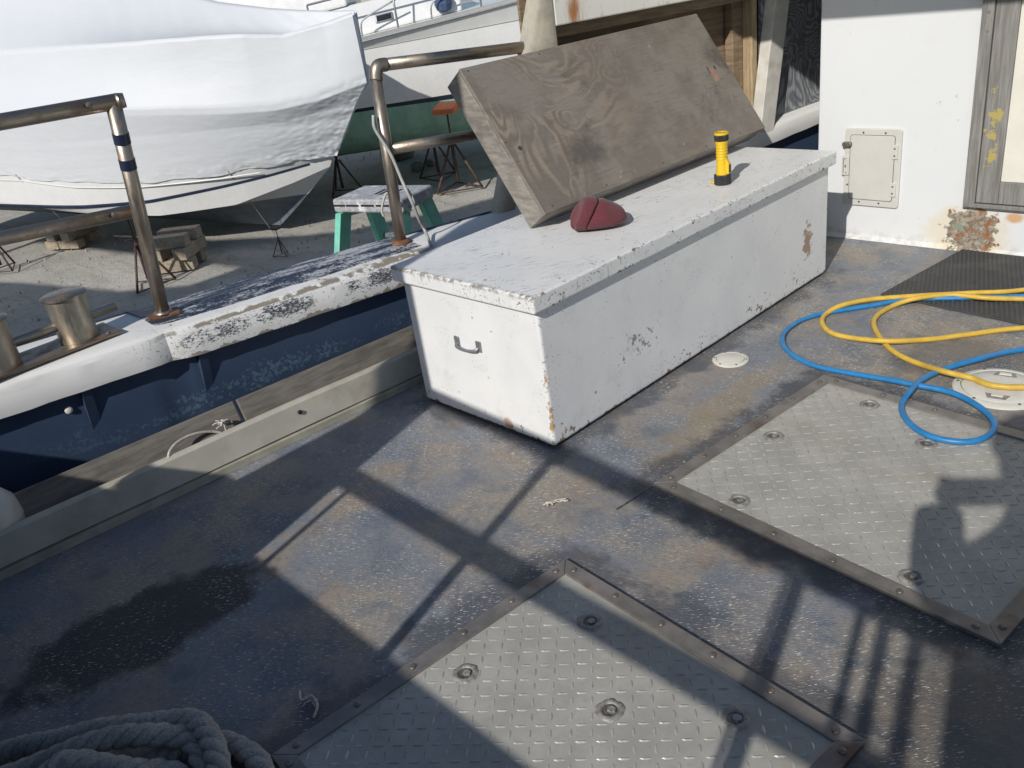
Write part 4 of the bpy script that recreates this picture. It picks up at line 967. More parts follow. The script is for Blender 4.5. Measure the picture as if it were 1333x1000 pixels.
o = MB().tube(smooth_path(pts, 8), HR, 12).build('yellow_hose', M['yhose'], None, smooth=True, loc=P1[5]); tag(o, 'yellow hose in two loops on the deck between mat and far hatch', 'hose')

# mooring rope coil
def laid(path, r, pitch, n=8):
    path = smooth_path(path, 8); out = [MB(), MB(), MB()]; s_ = 0; up = Z
    acc = [0]
    for i in range(1, len(path)): acc.append(acc[-1]+(path[i]-path[i-1]).length)
    step = pitch/10; N_ = int(acc[-1]/step); res = []
    k = 0
    for i in range(N_+1):
        s_ = i*step
        while k < len(acc)-2 and acc[k+1] < s_: k += 1
        f_ = (s_-acc[k])/max(1e-6, acc[k+1]-acc[k]); p = path[k].lerp(path[k+1], f_); tt = (path[k+1]-path[k]).normalized()
        res.append((p, tt, s_))
    for q in range(3):
        pts = []
        for p, tt, s_ in res:
            x = tt.cross(Z).normalized() if abs(tt.z) < 0.95 else Vector((1, 0, 0)); y_ = x.cross(tt)
            a = 2*math.pi*(s_/pitch+q/3)
            pts.append(p+(x*math.cos(a)+y_*math.sin(a))*r*0.52)
        out[q].tube(pts, r*0.56, n)
    return out
RR = 0.024
coil = thing('mooring_rope', 'thick grey laid mooring rope coiled at the bottom left corner of the deck', 'rope', hz(150, 1010))
o1 = [hz(u, v, z) for u, v, z in ((-60, 1010, 0.03), (10, 978, 0.035), (70, 965, 0.05), (130, 950, 0.06), (200, 942, 0.065), (250, 938, 0.075), (272, 958, 0.08), (284, 995, 0.07), (280, 1060, 0.05), (200, 1120, 0.04), (60, 1110, 0.03), (-60, 1060, 0.03))]
o2 = [hz(u, v, z) for u, v, z in ((-40, 1030, 0.075), (40, 1000, 0.085), (100, 975, 0.10), (150, 960, 0.10), (210, 957, 0.085), (245, 962, 0.06), (262, 990, 0.04), (255, 1050, 0.03), (150, 1090, 0.03), (20, 1080, 0.03))]
o3 = [hz(u, v, z) for u, v, z in ((180, 1000, 0.03), (240, 975, 0.026), (285, 966, 0.026), (318, 978, 0.026), (340, 1000, 0.026), (345, 1060, 0.026), (280, 1120, 0.026), (120, 1150, 0.026), (0, 1100, 0.026))]
o4 = [hz(u, v, z) for u, v, z in ((50, 1035, 0.10), (70, 1000, 0.12), (100, 992, 0.12), (140, 998, 0.10), (180, 1004, 0.08), (230, 1010, 0.05), (240, 1060, 0.04), (120, 1070, 0.05))]
for path in (o1, o2, o3, o4):
    mb = laid(path, RR, 0.105)
    for k in range(3): mb[k].build('strand', M['rope'], coil, smooth=True)
# frayed twine bits
def fray(name, c, n, size, label, mat, seed, extra=()):
    rnd = random.Random(seed); g = MB()
    for i in range(n):
        a = rnd.random()*6.28; p = c+Vector((rnd.uniform(-1, 1), rnd.uniform(-1, 1), 0))*size*0.3; pts = []
        for k in range(5):
            pts.append(Vector((p.x, p.y, c.z+0.003+rnd.random()*size*0.25))); a += rnd.uniform(-0.9, 0.9); p = p+Vector((math.cos(a), math.sin(a), 0))*size*0.3
        g.tube(smooth_path(pts, 4), rnd.uniform(0.0015, 0.003), 6)
    for pth in extra: g.tube(smooth_path(pth, 5), 0.0035, 6)
    o = g.build(name, mat, None, smooth=True, loc=c); tag(o, label, 'rope scrap'); return o
c1 = hz(403, 915)
fray('twine_scrap', c1, 5, 0.022, 'frayed scrap of pale twine on the shaded deck near the rope coil', M['twine'], 3, [[hz(390, 900, 0.004), hz(392, 912, 0.01), hz(405, 906, 0.012), hz(413, 918, 0.008), hz(408, 935, 0.004)]])
fray('paper_scrap', hz(722, 657), 6, 0.028, 'small pale scrap on the sunlit deck in front of the chest', M['twine'], 5)
# frayed knot and loop of line in the channel
kp = hp(290, 549, A0-cn*0.075, cn)
g = thing('frayed_line', 'loop of old line with a frayed knot behind the white board', 'rope', kp)
k1 = MB(); lp = [hp(u, v, A0-cn*d_, cn) for u, v, d_ in ((219, 596, 0.03), (222, 586, 0.05), (232, 575, 0.07), (250, 566, 0.08), (270, 562, 0.085), (286, 563, 0.08), (294, 566, 0.07))]
k1.tube(smooth_path(lp, 5), 0.005, 8); k1.build('loop', M['twine'], g, smooth=True)
k2 = MB(); rnd = random.Random(4)
for i in range(16):
    d_ = Vector((rnd.uniform(-1, 1), rnd.uniform(-1, 1), rnd.uniform(-0.6, 1))).normalized(); s1 = kp+d_*0.016+Vector((rnd.uniform(-1, 1), rnd.uniform(-1, 1), rnd.uniform(-1, 1)))*0.008
    k2.tube(smooth_path([kp, s1, s1+d_*0.012+Vector((0, 0, -0.006))], 3), 0.0022, 5)
k2.lathe([(0.001, -0.010), (0.010, -0.004), (0.010, 0.004), (0.001, 0.010)], kp, Z, 8)
k2.build('frayed_knot', M['twine'], g, smooth=True)

# fender at the left edge
fc = hz(-15, 683, 0.12); fc.z = 0.0
fd = thing('fender', 'white rounded vinyl fender at the left edge on the deck', 'fender', fc)
g = MB(); g.lathe([(0.012, 0.0), (0.05, 0.006), (0.082, 0.03), (0.098, 0.075), (0.102, 0.13), (0.094, 0.18), (0.07, 0.215), (0.03, 0.232), (0.02, 0.26), (0.012, 0.262)], fc, Z, 40); g.build('body', M['fender'], fd, smooth=True)
g = MB(); g.tube([fc+Z*0.25+Vector((math.cos(a), 0, math.sin(a)))*0.022 for a in [k*2*math.pi/16 for k in range(16)]], 0.005, 8, closed=True); g.build('eye', M['fender'], fd, smooth=True)

# ------------------------------------------------------------------ rails
def top_of(y): return gz_in(y)+0.018
r1b = hz(213, 409, 0.482); r1b.z = 0.480
r1t = hy(147, 133, r1b.y)
rdir = Vector((-0.30, -1, 0)).normalized()
pr = 0.0235
rail = thing('guard_rail', 'left pipe rail with two dark tape bands ending at a post aft of the chest', 'rail', r1b, 'pipe rails on the gunwale')
g = MB(); g.tube([r1b+Z*0.006, r1t], pr, 20); g.build('post', M['steel'], rail, smooth=True)
rn = Vector((rdir.y, -rdir.x, 0))
e1 = hp(0, 159, r1t, rn); ed = (e1-r1t).normalized()
g = MB(); g.tube([r1t-ed*pr*0.9, r1t+ed*1.9], pr, 20); g.build('top_bar', M['steel'], rail, smooth=True)
g = MB(); g.tube([r1t-ed*0.01, r1t-ed*0.034], [pr*1.04, pr*0.9], 20); g.build('end_cap', M['steel'], rail, smooth=True)
for f_ in (0.125, 0.235):
    g = MB(); a = r1t.lerp(r1b, f_); b = r1t.lerp(r1b, f_+0.045); g.tube([a, b], pr+0.0015, 20); g.build('tape_band', M['navyhull'], rail, smooth=False)
mm = hy(177, 274, r1b.y); e2 = hp(0, 311, mm, rn); md = (e2-mm).normalized()
g = MB(); g.tube([mm+md*0.01, mm+md*1.9], pr*0.95, 20); g.build('mid_bar', M['steel'], rail, smooth=True)
g = MB()
for a, d_ in ((r1t, ed), (mm, md)): g.lathe([(0.010, 0.0), (0.009, 0.006), (0.004, 0.008), (0.0005, 0.008)], a+d_*0.075+Vector((pr*0.95, 0, 0.004)), (1, 0, 0.2), 12)
kind(g.build('bolts', M['rivet'], rail), 'stuff')
g = MB(); g.obox(r1b, Vector((0.25, 1, 0)).normalized(), Vector((1, -0.25, 0)).normalized(), Z, (-0.055, 0.055), (-0.032, 0.032), (-0.006, 0.008)); g.build('base_plate', simple('rusty_plate', (0.19, 0.10, 0.06), 0.65, 0.4, 0.35, 40, 0.2), rail, bevel=0.003)
g = MB(); g.lathe([(pr*1.5, 0.006), (pr*1.25, 0.014), (pr*1.02, 0.020)], r1b, Z, 20); g.build('weld_collar', M['steel'], rail, smooth=True)
# aft out-of-frame post that carries the bars
a_ = r1t+ed*1.6; bb = Vector((a_.x-0.15, a_.y, 0.48)); g = MB(); g.tube([bb, a_], pr, 16); g.build('post', M['steel'], rail, smooth=True)

r2b = hz(522, 315, 0.470); r2t = hz(487, 86, 1.150)
rail2 = thing('guard_rail', 'bare pipe rail with a grey cable beside it between chest and shelter side', 'rail', r2b, 'pipe rails on the gunwale')
w_end = hp(678, 62, WA-wnrm*0.03, wnrm)
bd = (w_end-r2t).normalized()
corner = [r2b+Z*0.004, r2t-Z*0.06]
g = MB(); g.tube([r2b+Z*0.004, r2t-(r2t-r2b).normalized()*0.045], pr, 20); g.build('post', M['steel'], rail2, smooth=True)
g = MB(); g.tube(smooth_path([r2t-(r2t-r2b).normalized()*0.05, r2t-(r2t-r2b).normalized()*0.018+bd*0.006, r2t+bd*0.02-Z*0.002, r2t+bd*0.05], 5), pr*1.10, 20); g.build('elbow', M['steel'], rail2, smooth=True)
g = MB(); g.tube([r2t+bd*0.045, w_end+bd*0.02], pr, 20); g.build('top_bar', M['steel'], rail2, smooth=True)
m2 = r2b.lerp(r2t, 0.545); m2e = hp(640, 172, WA, wnrm); md2 = (m2e-m2).normalized()
g = MB(); g.tube([m2+md2*0.01, m2e+md2*0.03], pr*0.95, 20); g.build('mid_bar', M['steel'], rail2, smooth=True)
g = MB(); g.lathe([(pr*1.9, -0.004), (pr*1.8, 0.004), (pr*1.05, 0.012)], r2b, Z, 20); g.build('weld_collar', simple('rust_collar', (0.20, 0.09, 0.05), 0.75, 0.2, 0.3, 50, 0.3), rail2, smooth=True)
# cable down the rail
cb = []
for u, v, off in ((486, 150, 0.028), (487, 165, 0.03), (494, 178, 0.032), (507, 198, 0.036), (515, 215, 0.036), (522, 232, 0.04), (530, 250, 0.05), (537, 265, 0.05), (545, 285, 0.03), (553, 300, 0.0), (560, 318, 0.0)):
    f_ = max(0, min(1, (v-86)/(315-86))); p = r2t.lerp(r2b, f_); cb.append(hp(u, v, p+Vector((off, -off, 0)), CAM-p))
cb[-1] = hz(561, 320, 0.462)
o = MB().tube(smooth_path(cb, 5), 0.0065, 8).build('cable', M['cable'], None, smooth=True, loc=r2b); tag(o, 'grey cable hanging along the middle rail post down to the gunwale', 'cable')
lp = []
for u, v in ((530, 246), (536, 256), (539, 266), (534, 274), (525, 268), (510, 255), (503, 252), (499, 262), (497, 275), (500, 282)):
    p = r2t.lerp(r2b, 0.75); lp.append(hp(u, v, p+Vector((-0.05, 0.03, 0)), CAM-p))
o = MB().tube(smooth_path(lp, 5), 0.0055, 8).build('cable_loop', M['cable'], None, smooth=True, loc=r2b); tag(o, 'loose loop of pale line hanging by the middle rail post', 'line')

# bitts
bt = thing('mooring_bitts', 'pair of stainless mooring bitts with a cross bar on the gunwale', 'bitts', (-1.29, -1.03, 0.48))
q1 = hz(104, 440, 0.492); q2 = hz(2, 478, 0.492); bdir = (q1-q2).normalized()
for q in (q1, q2):
    g = MB(); g.lathe([(0.062, 0.0), (0.063, 0.150)], q, Z, 32); po = g.build('bollard', M['bitt'], bt, auto=40)
    g = MB(); g.lathe([(0.066, 0.151), (0.073, 0.152), (0.073, 0.157), (0.067, 0.161), (0.001, 0.162)], q, Z, 32); g.build('cap', mat_steel('cap_steel', (0.36, 0.30, 0.25), rust=0.6) if q is q1 else bpy.data.materials['cap_steel'], po, auto=40)
g = MB(); g.tube([q2-bdir*0.17+Z*0.062, q1+bdir*0.145+Z*0.062], 0.0155, 16); g.build('cross_bar', M['bitt'], bt, smooth=True)
pn_ = Vector((bdir.y, -bdir.x, 0))
g = MB(); g.obox((q1+q2)/2, bdir, pn_, Z, (-0.26, 0.24), (-0.082, 0.082), (-0.010, -0.0005)); bpl = g.build('base_plate', mat_steel('plate_steel', (0.30, 0.24, 0.19), rust=0.8), bt, bevel=0.002)
for a in (-0.22, 0.20):
    for b in (-0.06, 0.06): share('bolt_head', riv_me, M['rivet'], bpl, (q1+q2)/2+bdir*a+pn_*b)

# ================================================================== THE YARD
# ---- shrink-wrapped boat
ba = Vector((-0.94, -0.34, 0)).normalized(); bs = Vector((-ba.y, ba.x, 0))
if bs.y > 0: bs = -bs
BP = Vector((-7.26, 4.56, 0))
BL = 9.0
def half(u, B, E, pw=2.0):
    return B*(1-max(0.0, 1-u/E)**pw)
wrapb = thing('wrapped_boat', 'motor boat under white shrink wrap, standing on blocks at the left', 'boat', BP+ba*4+Z*GZ)
SN = 110
def lvl_z(u, pts): return interp(u, [p[0] for p in pts], [p[1] for p in pts])
LV = {  # u of the stem, half beam, run to full beam, exponent, height against u
    'sheer': (0.0, 1.50, 4.5, 2.0, [(0, 0.50), (0.5, 0.38), (1, 0.34), (1.5, 0.38), (2, 0.44), (3, 0.54), (4, 0.60), (5, 0.64), (9, 0.7)]),
    'flare': (0.22, 1.48, 4.4, 2.05, [(0, 0.25), (1, 0.13), (2, 0.16), (4, 0.25), (9, 0.3)]),
    'wedge': (0.70, 1.45, 4.2, 2.25, [(0, -0.34), (1, -0.38), (2, -0.38), (3, -0.36), (4, -0.29), (5, -0.16), (9, 0.0)]),
    'stripe': (0.80, 1.43, 4.2, 2.15, [(0, -0.43), (1, -0.46), (1.5, -0.53), (2, -0.58), (3, -0.66), (4, -0.66), (5, -0.62), (9, -0.5)]),
    'chine': (0.86, 1.38, 4.1, 2.0, [(0.8, -0.53), (1.3, -0.68), (2.0, -0.85), (3, -0.87), (4, -0.76), (5, -0.64), (9, -0.45)]),
    'garb': (1.55, 0.62, 4.0, 1.5, [(0, -1.10), (2, -1.05), (3, -0.98), (4, -0.90), (9, -0.70)]),
    'keel': (1.95, 0.02, 3.0, 1.5, [(0, -1.33), (2, -1.33), (3, -1.28), (5, -1.18), (9, -1.0)]),
}
def lvpt(name, s_, side=1, out=0.0, dz=0.0):
    u0, B, E, pw, zt_ = LV[name]
    u = u0+s_*(BL-u0)
    v = half(u-u0, B, E, pw)
    return BP+ba*u+bs*side*(v+out)+Z*(lvl_z(u, zt_)+dz)
def ss(i): return (i/SN)**1.35
def strip(levels, mat, name, out=0.0, sub=4):
    g = MB()
    for side in (1, -1):
        rows = []
        for i in range(SN+1):
            row = []
            for k in range(len(levels)-1):
                for q in range(sub): row.append(lvpt(levels[k], ss(i), side, out).lerp(lvpt(levels[k+1], ss(i), side, out), q/sub))
            row.append(lvpt(levels[-1], ss(i), side, out)); rows.append(row)
        g.rings(rows, closed=False)
    return g.build(name, mat, wrapb, smooth=True)
strip(['sheer', 'flare', 'wedge', 'stripe'], M['white'], 'topsides')
strip(['stripe', 'chine'], M['white'], 'lower_topsides')
tw2 = NT('bow_bottom_paint'); px_, py_, pz_ = tw2.sep(tw2.P())
wm_ = tw2.m('MULTIPLY', tw2.rng(pz_, -0.905, -0.895), tw2.rng(px_, -9.5, -9.3))
gcol_ = tw2.mix(tw2.rng(tw2.noise(tw2.P(), 5, 5, 0.65), 0.35, 0.65), (0.10, 0.12, 0.155), (0.15, 0.175, 0.21))
strip(['chine', 'garb', 'keel'], tw2.out(tw2.mix(wm_, gcol_, (0.70, 0.70, 0.69)), 0.5), 'bottom')
g = MB()
for side in (1, -1):
    g.rings([[lvpt('stripe', ss(i), side, 0.004, 0.034), lvpt('stripe', ss(i), side, 0.012, 0.011), lvpt('stripe', ss(i), side, 0.004, -0.014)] for i in range(8, SN+1)], closed=False)
g.build('boot_stripe', M['navyhull'], wrapb, smooth=True)
g = MB()
for side in (1, -1):
    g.rings([[lvpt('wedge', ss(i), side, 0.002, -0.075), lvpt('wedge', ss(i), side, 0.020, -0.085), lvpt('wedge', ss(i), side, 0.002, -0.095)] for i in range(20, SN+1)], closed=False)
g.build('spray_rail', M['white'], wrapb, smooth=True)
# transom
tr_ = MB(); L1 = ['sheer', 'flare', 'wedge', 'stripe', 'chine', 'garb', 'keel']
tr_.add([lvpt(k, 1.0, 1) for k in L1]+[lvpt(k, 1.0, -1) for k in reversed(L1)], [tuple(range(14))]); tr_.build('transom', M['white'], wrapb)
# wrap film: lower edge -> flare -> sheer -> upper side -> ridge -> top centre
rid_z = [(0, 1.22), (0.35, 1.16), (0.8, 1.10), (1.2, 1.17), (1.5, 1.20), (2, 1.23), (3, 1.28), (4, 1.33), (9, 1.5)]
top_z = [(0, 1.24), (0.35, 1.27), (0.8, 1.33), (1.25, 1.40), (2, 1.55), (3, 1.85), (4.5, 2.5), (9, 2.6)]
def ridge(u, side):
    v = interp(u, [0, 0.35, 0.8, 1.2, 2, 3, 4.5, 9], [0.05, 0.16, 0.40, 0.62, 0.92, 1.15, 1.28, 1.30])
    return BP+ba*u+bs*side*v+Z*lvl_z(u, rid_z)
def topc(u): return BP+ba*u+Z*lvl_z(u, top_z)
g = MB(); ROWN = 230; rows = []
for i in range(ROWN+1):
    s_ = (i/ROWN)**1.3; row = []
    for side in (1, -1):
        half_row = []
        chain = [lvpt('wedge', s_, side, 0.016, -0.02), lvpt('flare', s_, side, 0.020), lvpt('sheer', s_, side, 0.030, -0.06), lvpt('sheer', s_, side, 0.035, 0.02), ridge(s_*BL, side), topc(s_*BL)]
        subs = [44, 16, 5, 16, 18]
        for k in range(5):
            for q in range(subs[k]):
                f_ = q/subs[k]
                p = chain[k].lerp(chain[k+1], f_)
                if k == 3: p -= bs*side*0.10*math.sin(math.pi*f_)*min(1, s_*5)*0.35+Z*0.0
                if k == 4: p -= Z*0.10*math.sin(math.pi*f_)
                half_row.append((p, k, f_))
        row_pts = []
        for p, k, f_ in half_row:
            amp = 0.0012
            if k == 0: amp = 0.0012+0.012*max(0, 1-f_*3.4)*max(0.3, 1-s_*2.2)+0.006*max(0, 1-s_*6)
            if k in (1, 2): amp = 0.0015+0.006*max(0, 1-s_*7)
            if k == 4: amp = 0.005
            w_ = mnoise.noise(Vector((p.x*5, p.y*5, p.z*9)))+0.7*mnoise.noise(Vector((p.x*15+9, p.y*15, p.z*22)))
            cr = abs(mnoise.noise(Vector((p.x*8, p.y*8, p.z*17+5))))
            if k == 0 and f_ < 0.35: cr += 1.3*abs(mnoise.noise(Vector((p.x*13, p.y*13, p.z*34+1))))*(1-f_/0.35)
            if k <= 2 and s_ < 0.16: cr += 1.0*abs(mnoise.noise(Vector((p.x*16+p.z*10, p.y*16, p.z*18))))*(1-s_/0.16)
            al = (p-BP).dot(ba)
            if k == 0: w_ += (1.6 if f_ > 0.3 else 0.5)*mnoise.noise(Vector((al*0.55, 4.0, p.z*11)))*1.6
            if k == 3: w_ += 2.2*mnoise.noise(Vector((al*1.1+p.z*1.5, 9.0, p.z*5)))
            if k == 4: w_ += 1.6*mnoise.noise(Vector((al*2.2-f_*2.0, 2.0, f_*1.2)))+1.2*mnoise.noise(Vector((al*5.0-f_*5.0, 7.0, f_*1.6)))
            low = 0.0
            if k == 0 and f_ < 0.3: low = 0.05*mnoise.noise(Vector((p.x*2.2, p.y*2.2, 3)))*(1-f_/0.3)
            dirn = bs*side*0.9+Z*(0.25 if k > 3 else 0)-ba*0.4*max(0, 1-s_*8)
            row_pts.append(p+dirn*(amp*(w_-1.4*cr+0.5))+Z*low)
        row.append(row_pts)
    rows.append(row[0]+[topc(s_*BL)]+list(reversed(row[1])))
g.rings(rows, closed=False)
g.build('wrap_film', M['wrap'], wrapb, smooth=True, label='white shrink wrap film stretched over the boat, crinkled along its lower edge')
# bow closure of the film
front = rows[0]; g = MB(); g.add(front, [tuple(range(len(front)))]); g.build('bow_film', M['wrap'], wrapb, smooth=False)
# welded strap and tie-down line
sp = MB(); a = lvpt('wedge', 0.14, 1, 0.03); sp.tube([a, hp(365, 304, BP, bs)+bs*0.10], 0.006, 6); sp.build('tie_line', M['cable'], wrapb)
sp = MB(); a = lvpt('wedge', 0.52, 1, 0.03); sp.tube([a, a+Z*-0.9+ba*-0.35-bs*0.3], 0.006, 6); sp.build('tie_line', M['cable'], wrapb)

# ---- white motor yacht behind
ya = Vector((0.62, 0.78, 0)).normalized(); yn = Vector((ya.y, -ya.x, 0)); YQ = Vector((-8.2, 6.4, 0))
yacht = thing('motor_yacht', 'white motor yacht with green bottom paint standing behind the rail', 'boat', YQ+Z*GZ)
YL0, YL1 = -5.2, 6.2
def yw(t_): # plan inset toward both ends
    return 0.0 if t_ < 1.5 else ((t_-1.5)/4.7)**2*1.6
def yprof(t_):
    sh = 0.95+0.088*t_+0.006*t_*t_*(1 if t_ > 0 else 0)
    w = yw(t_); 
    return dict(sheer=(w-0.06, sh), rub=(w-0.02, sh-0.06), kn=(w+0.06, lerp(0.70, 0.78, (t_+1)/2.4)), mid=(w+0.10, 0.30), boot=(w+0.22, -0.085), boot2=(w+0.26, -0.155-0.035*max(-1, min(1, t_))*0.5), tuck=(w+0.38, -0.48), kee=(w+0.75, -0.76), keel=(1.75, -0.95))
def yp(t_, k): o, z = yprof(t_)[k]; return YQ+ya*t_-yn*o+Z*z
def ymir(p): # mirror across the centre plane of the yacht
    d = (p-YQ).dot(yn); return p-yn*(2*(d+1.75))
yt = [lerp(YL0, YL1, i/60) for i in range(61)]
def ystrip(keys, name, mat):
    g = MB()
    for mir in (False, True):
        g.rings([[ymir(yp(t_, k)) if mir else yp(t_, k) for k in keys] for t_ in yt], closed=False)
    return g.build(name, mat, yacht, smooth=True)
ystrip(['sheer', 'rub', 'kn'], 'bulwark_strake', M['white'])
ystrip(['kn', 'mid', 'boot'], 'topsides', M['white'])
ystrip(['boot', 'boot2'], 'boot_stripe', M['navyhull'])
ystrip(['boot2', 'tuck', 'kee', 'keel'], 'bottom', M['green'])
for k_, off, r_, nm in (('rub', 0.012, 0.016, 'rub_rail'), ('kn', 0.004, 0.006, 'crease_line')):
    g = MB(); g.tube([yp(t_, k_)+yn*off for t_ in yt], r_, 8); g.build(nm, M['galv'] if nm == 'rub_rail' else M['cable'], yacht, smooth=True)
g = MB(); g.rings([[yp(t_, 'sheer'), ymir(yp(t_, 'sheer'))] for t_ in yt], closed=False); g.build('deck', M['white'], yacht)
g = MB(); g.rings([[yp(YL0, k) for k in ('sheer', 'kn', 'mid', 'boot', 'tuck', 'keel')], [ymir(yp(YL0, k)) for k in ('sheer', 'kn', 'mid', 'boot', 'tuck', 'keel')]], closed=False); g.build('transom', M['white'], yacht)
g = MB()
def yc(t_, o, z): return YQ+ya*t_-yn*o+Z*(0.95+0.088*t_+z)
g.rings([[yc(t_, o, z) for o, z in ((0.34, 0.0), (0.42, 0.26), (0.60, 0.42), (2.9, 0.42), (3.08, 0.26), (3.16, 0.0))] for t_ in (-4.2, -3.9, -0.2, 0.5)], True); g.build('cabin_trunk', M['white'], yacht, bevel=0.03)
g = MB()
g.rings([[yc(t_, o, z) for o, z in ((0.55, 0.42), (0.85, 1.25), (2.65, 1.25), (2.95, 0.42))] for t_ in (-4.6, -4.2, -1.6, -1.1)], True); g.build('upper_cabin', M['white'], yacht, bevel=0.03)
wc = hp(500, 23, YQ-yn*0.38, yn)-YQ
tw = wc.dot(ya)
for dt in (0.0, -1.1, -2.2):
    g = MB(); g.obox(YQ-yn*0.38+ya*(tw+dt)+Z*(wc.z+0.088*dt), (ya+Z*0.088).normalized(), (Z-yn*0.3).normalized(), (yn+Z*0.3).normalized(), (-0.13, 0.13), (-0.055, 0.055), (-0.02, 0.022)); wf = g.build('window_frame', M['galv'], yacht, bevel=0.02)
    g = MB(); g.obox(YQ-yn*0.38+ya*(tw+dt)+Z*(wc.z+0.088*dt), (ya+Z*0.088).normalized(), (Z-yn*0.3).normalized(), (yn+Z*0.3).normalized(), (-0.11, 0.11), (-0.040, 0.040), (0.0, 0.026)); g.build('pane', M['glass'], wf, bevel=0.01)
for ts in (-1.6, -0.43, 0.75, 1.9, 3.0):
    a = yp(ts, 'sheer')-yn*0.05; g = MB(); g.tube([a, a+Z*0.55-yn*0.05], 0.014, 8); g.build('stanchion', M['galv'], yacht, smooth=True)
g = MB(); g.tube([yp(t_, 'sheer')-yn*0.10+Z*0.55 for t_ in (-1.6, -0.43, 0.75, 1.9, 3.0, 4.0)], 0.014, 8); g.build('hand_rail', M['galv'], yacht, smooth=True)
for ts in (-0.95, 0.05):
    a = yp(ts, 'sheer')-yn*0.20; g = MB(); g.tube(smooth_path([a, a+Z*0.16+ya*0.02, a+Z*0.24+ya*0.12, a+Z*0.40+ya*0.55], 4), 0.012, 8); g.build('grab_rail', M['galv'], yacht, smooth=True)
cv = hp(577, 5, YQ-yn*0.30, yn); g = MB(); g.lathe([(0.02, -0.11), (0.10, -0.08), (0.13, 0.0), (0.11, 0.09), (0.05, 0.14)], cv, Z, 9); g.build('furled_canvas', M['canvas'], yacht)

# ---- distant boat at the top left
db_o = Vector((-13.5, 11.5, 0)); da = Vector((0.62, 0.78, 0)).normalized(); dn = Vector((da.y, -da.x, 0))
far = thing('cabin_cruiser', 'white cabin cruiser with dark windows farthest away above the wrapped boat', 'boat', db_o+Z*GZ)
qf = hp(380, 4, db_o, dn); tf = (qf-db_o).dot(da); zf_ = qf.z
g = MB(); g.rings([[db_o+da*(tf+t_)+dn*(o+i_)+Z*z for o, z in ((0, zf_-0.30), (0.05, zf_-0.9), (-0.3, -1.1), (-1.4, -1.3), (-2.6, -1.1), (-2.9, zf_-0.9), (-2.85, zf_-0.30))] for t_, i_ in ((-4, 0), (-2, 0), (1, -0.1), (3.5, -1.0))], True); g.build('hull', M['white'], far)
g = MB(); g.rings([[db_o+da*(tf+t_)+dn*o+Z*(zf_+z) for o, z in ((-0.3, -0.29), (-0.7, 0.55), (-2.2, 0.55), (-2.6, -0.29))] for t_ in (-3.4, -3.0, 0.6, 1.3)], True); g.build('cabin', M['white'], far, bevel=0.02)
for k, (t0, t1) in enumerate(((-1.25, -0.72), (-0.62, -0.12), (-0.02, 0.42))):
    g = MB(); g.prism([db_o+da*(tf+t0)+dn*(-0.335)+Z*(zf_-0.12), db_o+da*(tf+t1)+dn*(-0.335)+Z*(zf_-0.12), db_o+da*(tf+t1-0.12)+dn*(-0.55)+Z*(zf_+0.33), db_o+da*(tf+t0)+dn*(-0.55)+Z*(zf_+0.33)], dn*0.04); g.build('window', M['glass'], far)

# ---- jack stands
def jack_stand():
    t = thing('jack_stand', '', 'boat stand', (0, 0, 0), 'boat stands in the yard')
    for k in range(3):
        a = k*2*math.pi/3
        g = MB(); f0 = Vector((math.cos(a)*0.36, math.sin(a)*0.36, 0.012)); g.tube([f0, Vector((math.cos(a)*0.035, math.sin(a)*0.035, 0.62))], 0.017, 8); g.build('leg', M['jack'], t, smooth=True)
        a2 = (k+1)*2*math.pi/3; f1 = Vector((math.cos(a2)*0.36, math.sin(a2)*0.36, 0.02)); g = MB(); g.tube([f0+Z*0.01, f1], 0.011, 6); g.build('foot_bar', M['jack'], t)
    g = MB(); g.tube([(0, 0, 0.10), (0, 0, 0.66)], 0.024, 10); g.build('sleeve', M['jack'], t, smooth=True)
    g = MB(); g.tube([(0, 0, 0.6), (0, 0, 1.03)], 0.014, 8); sc_ = g.build('screw', M['jack'], t, smooth=True)
    g = MB(); g.tube([(-0.13, 0, 0.70), (0.13, 0, 0.70)], 0.008, 6); g.tube([(0, 0, 0.66), (0, 0, 0.74)], 0.026, 8); g.build('handle', M['jack'], sc_)
    g = MB(); g.hexa([(-0.16, -0.13, 1.02), (0.16, -0.13, 1.02), (0.16, 0.13, 1.05), (-0.16, 0.13, 1.05), (-0.16, -0.13, 1.09), (0.16, -0.13, 1.09), (0.16, 0.13, 1.16), (-0.16, 0.13, 1.16)]); g.build('pad', M['orange'], t, bevel=0.02)
    return t
js = jack_stand()
spots = []
def js_at(u, v, rz, sc, label, first=False):
    q = hz(u, v, GZ); o = js if first else copy_tree(js)
    o.location = (q.x, q.y, GZ+0.0)
    if not first:
        for ch in o.children:
            if ch.name.startswith('pad'): ch.data = ch.data.copy(); ch.data.materials[0] = M['jack']
    o.rotation_euler = (0, 0, rz); o.scale = (sc, sc, sc); o['label'] = label
js_at(598, 246, 0.4, 1.08, 'boat stand with a bright orange pad under the green yacht bottom', True)
js_at(572, 232, 1.5, 0.95, 'dark boat stand just behind the one with the orange pad')
js_at(448, 252, 0.9, 0.86, 'dark boat stand in the shade right of the wrapped bow')
q_ = BP+ba*3.6+bs*1.35
js_at(4, 352, 0.2, 0.80, 'rusty boat stand at the left edge below the wrapped hull')
js_at(196, 372, 1.2, 0.84, 'rusty boat stand seen behind the taped rail post')
js_at(368, 333, 2.0, 0.33, 'short boat stand under the forefoot of the wrapped boat')

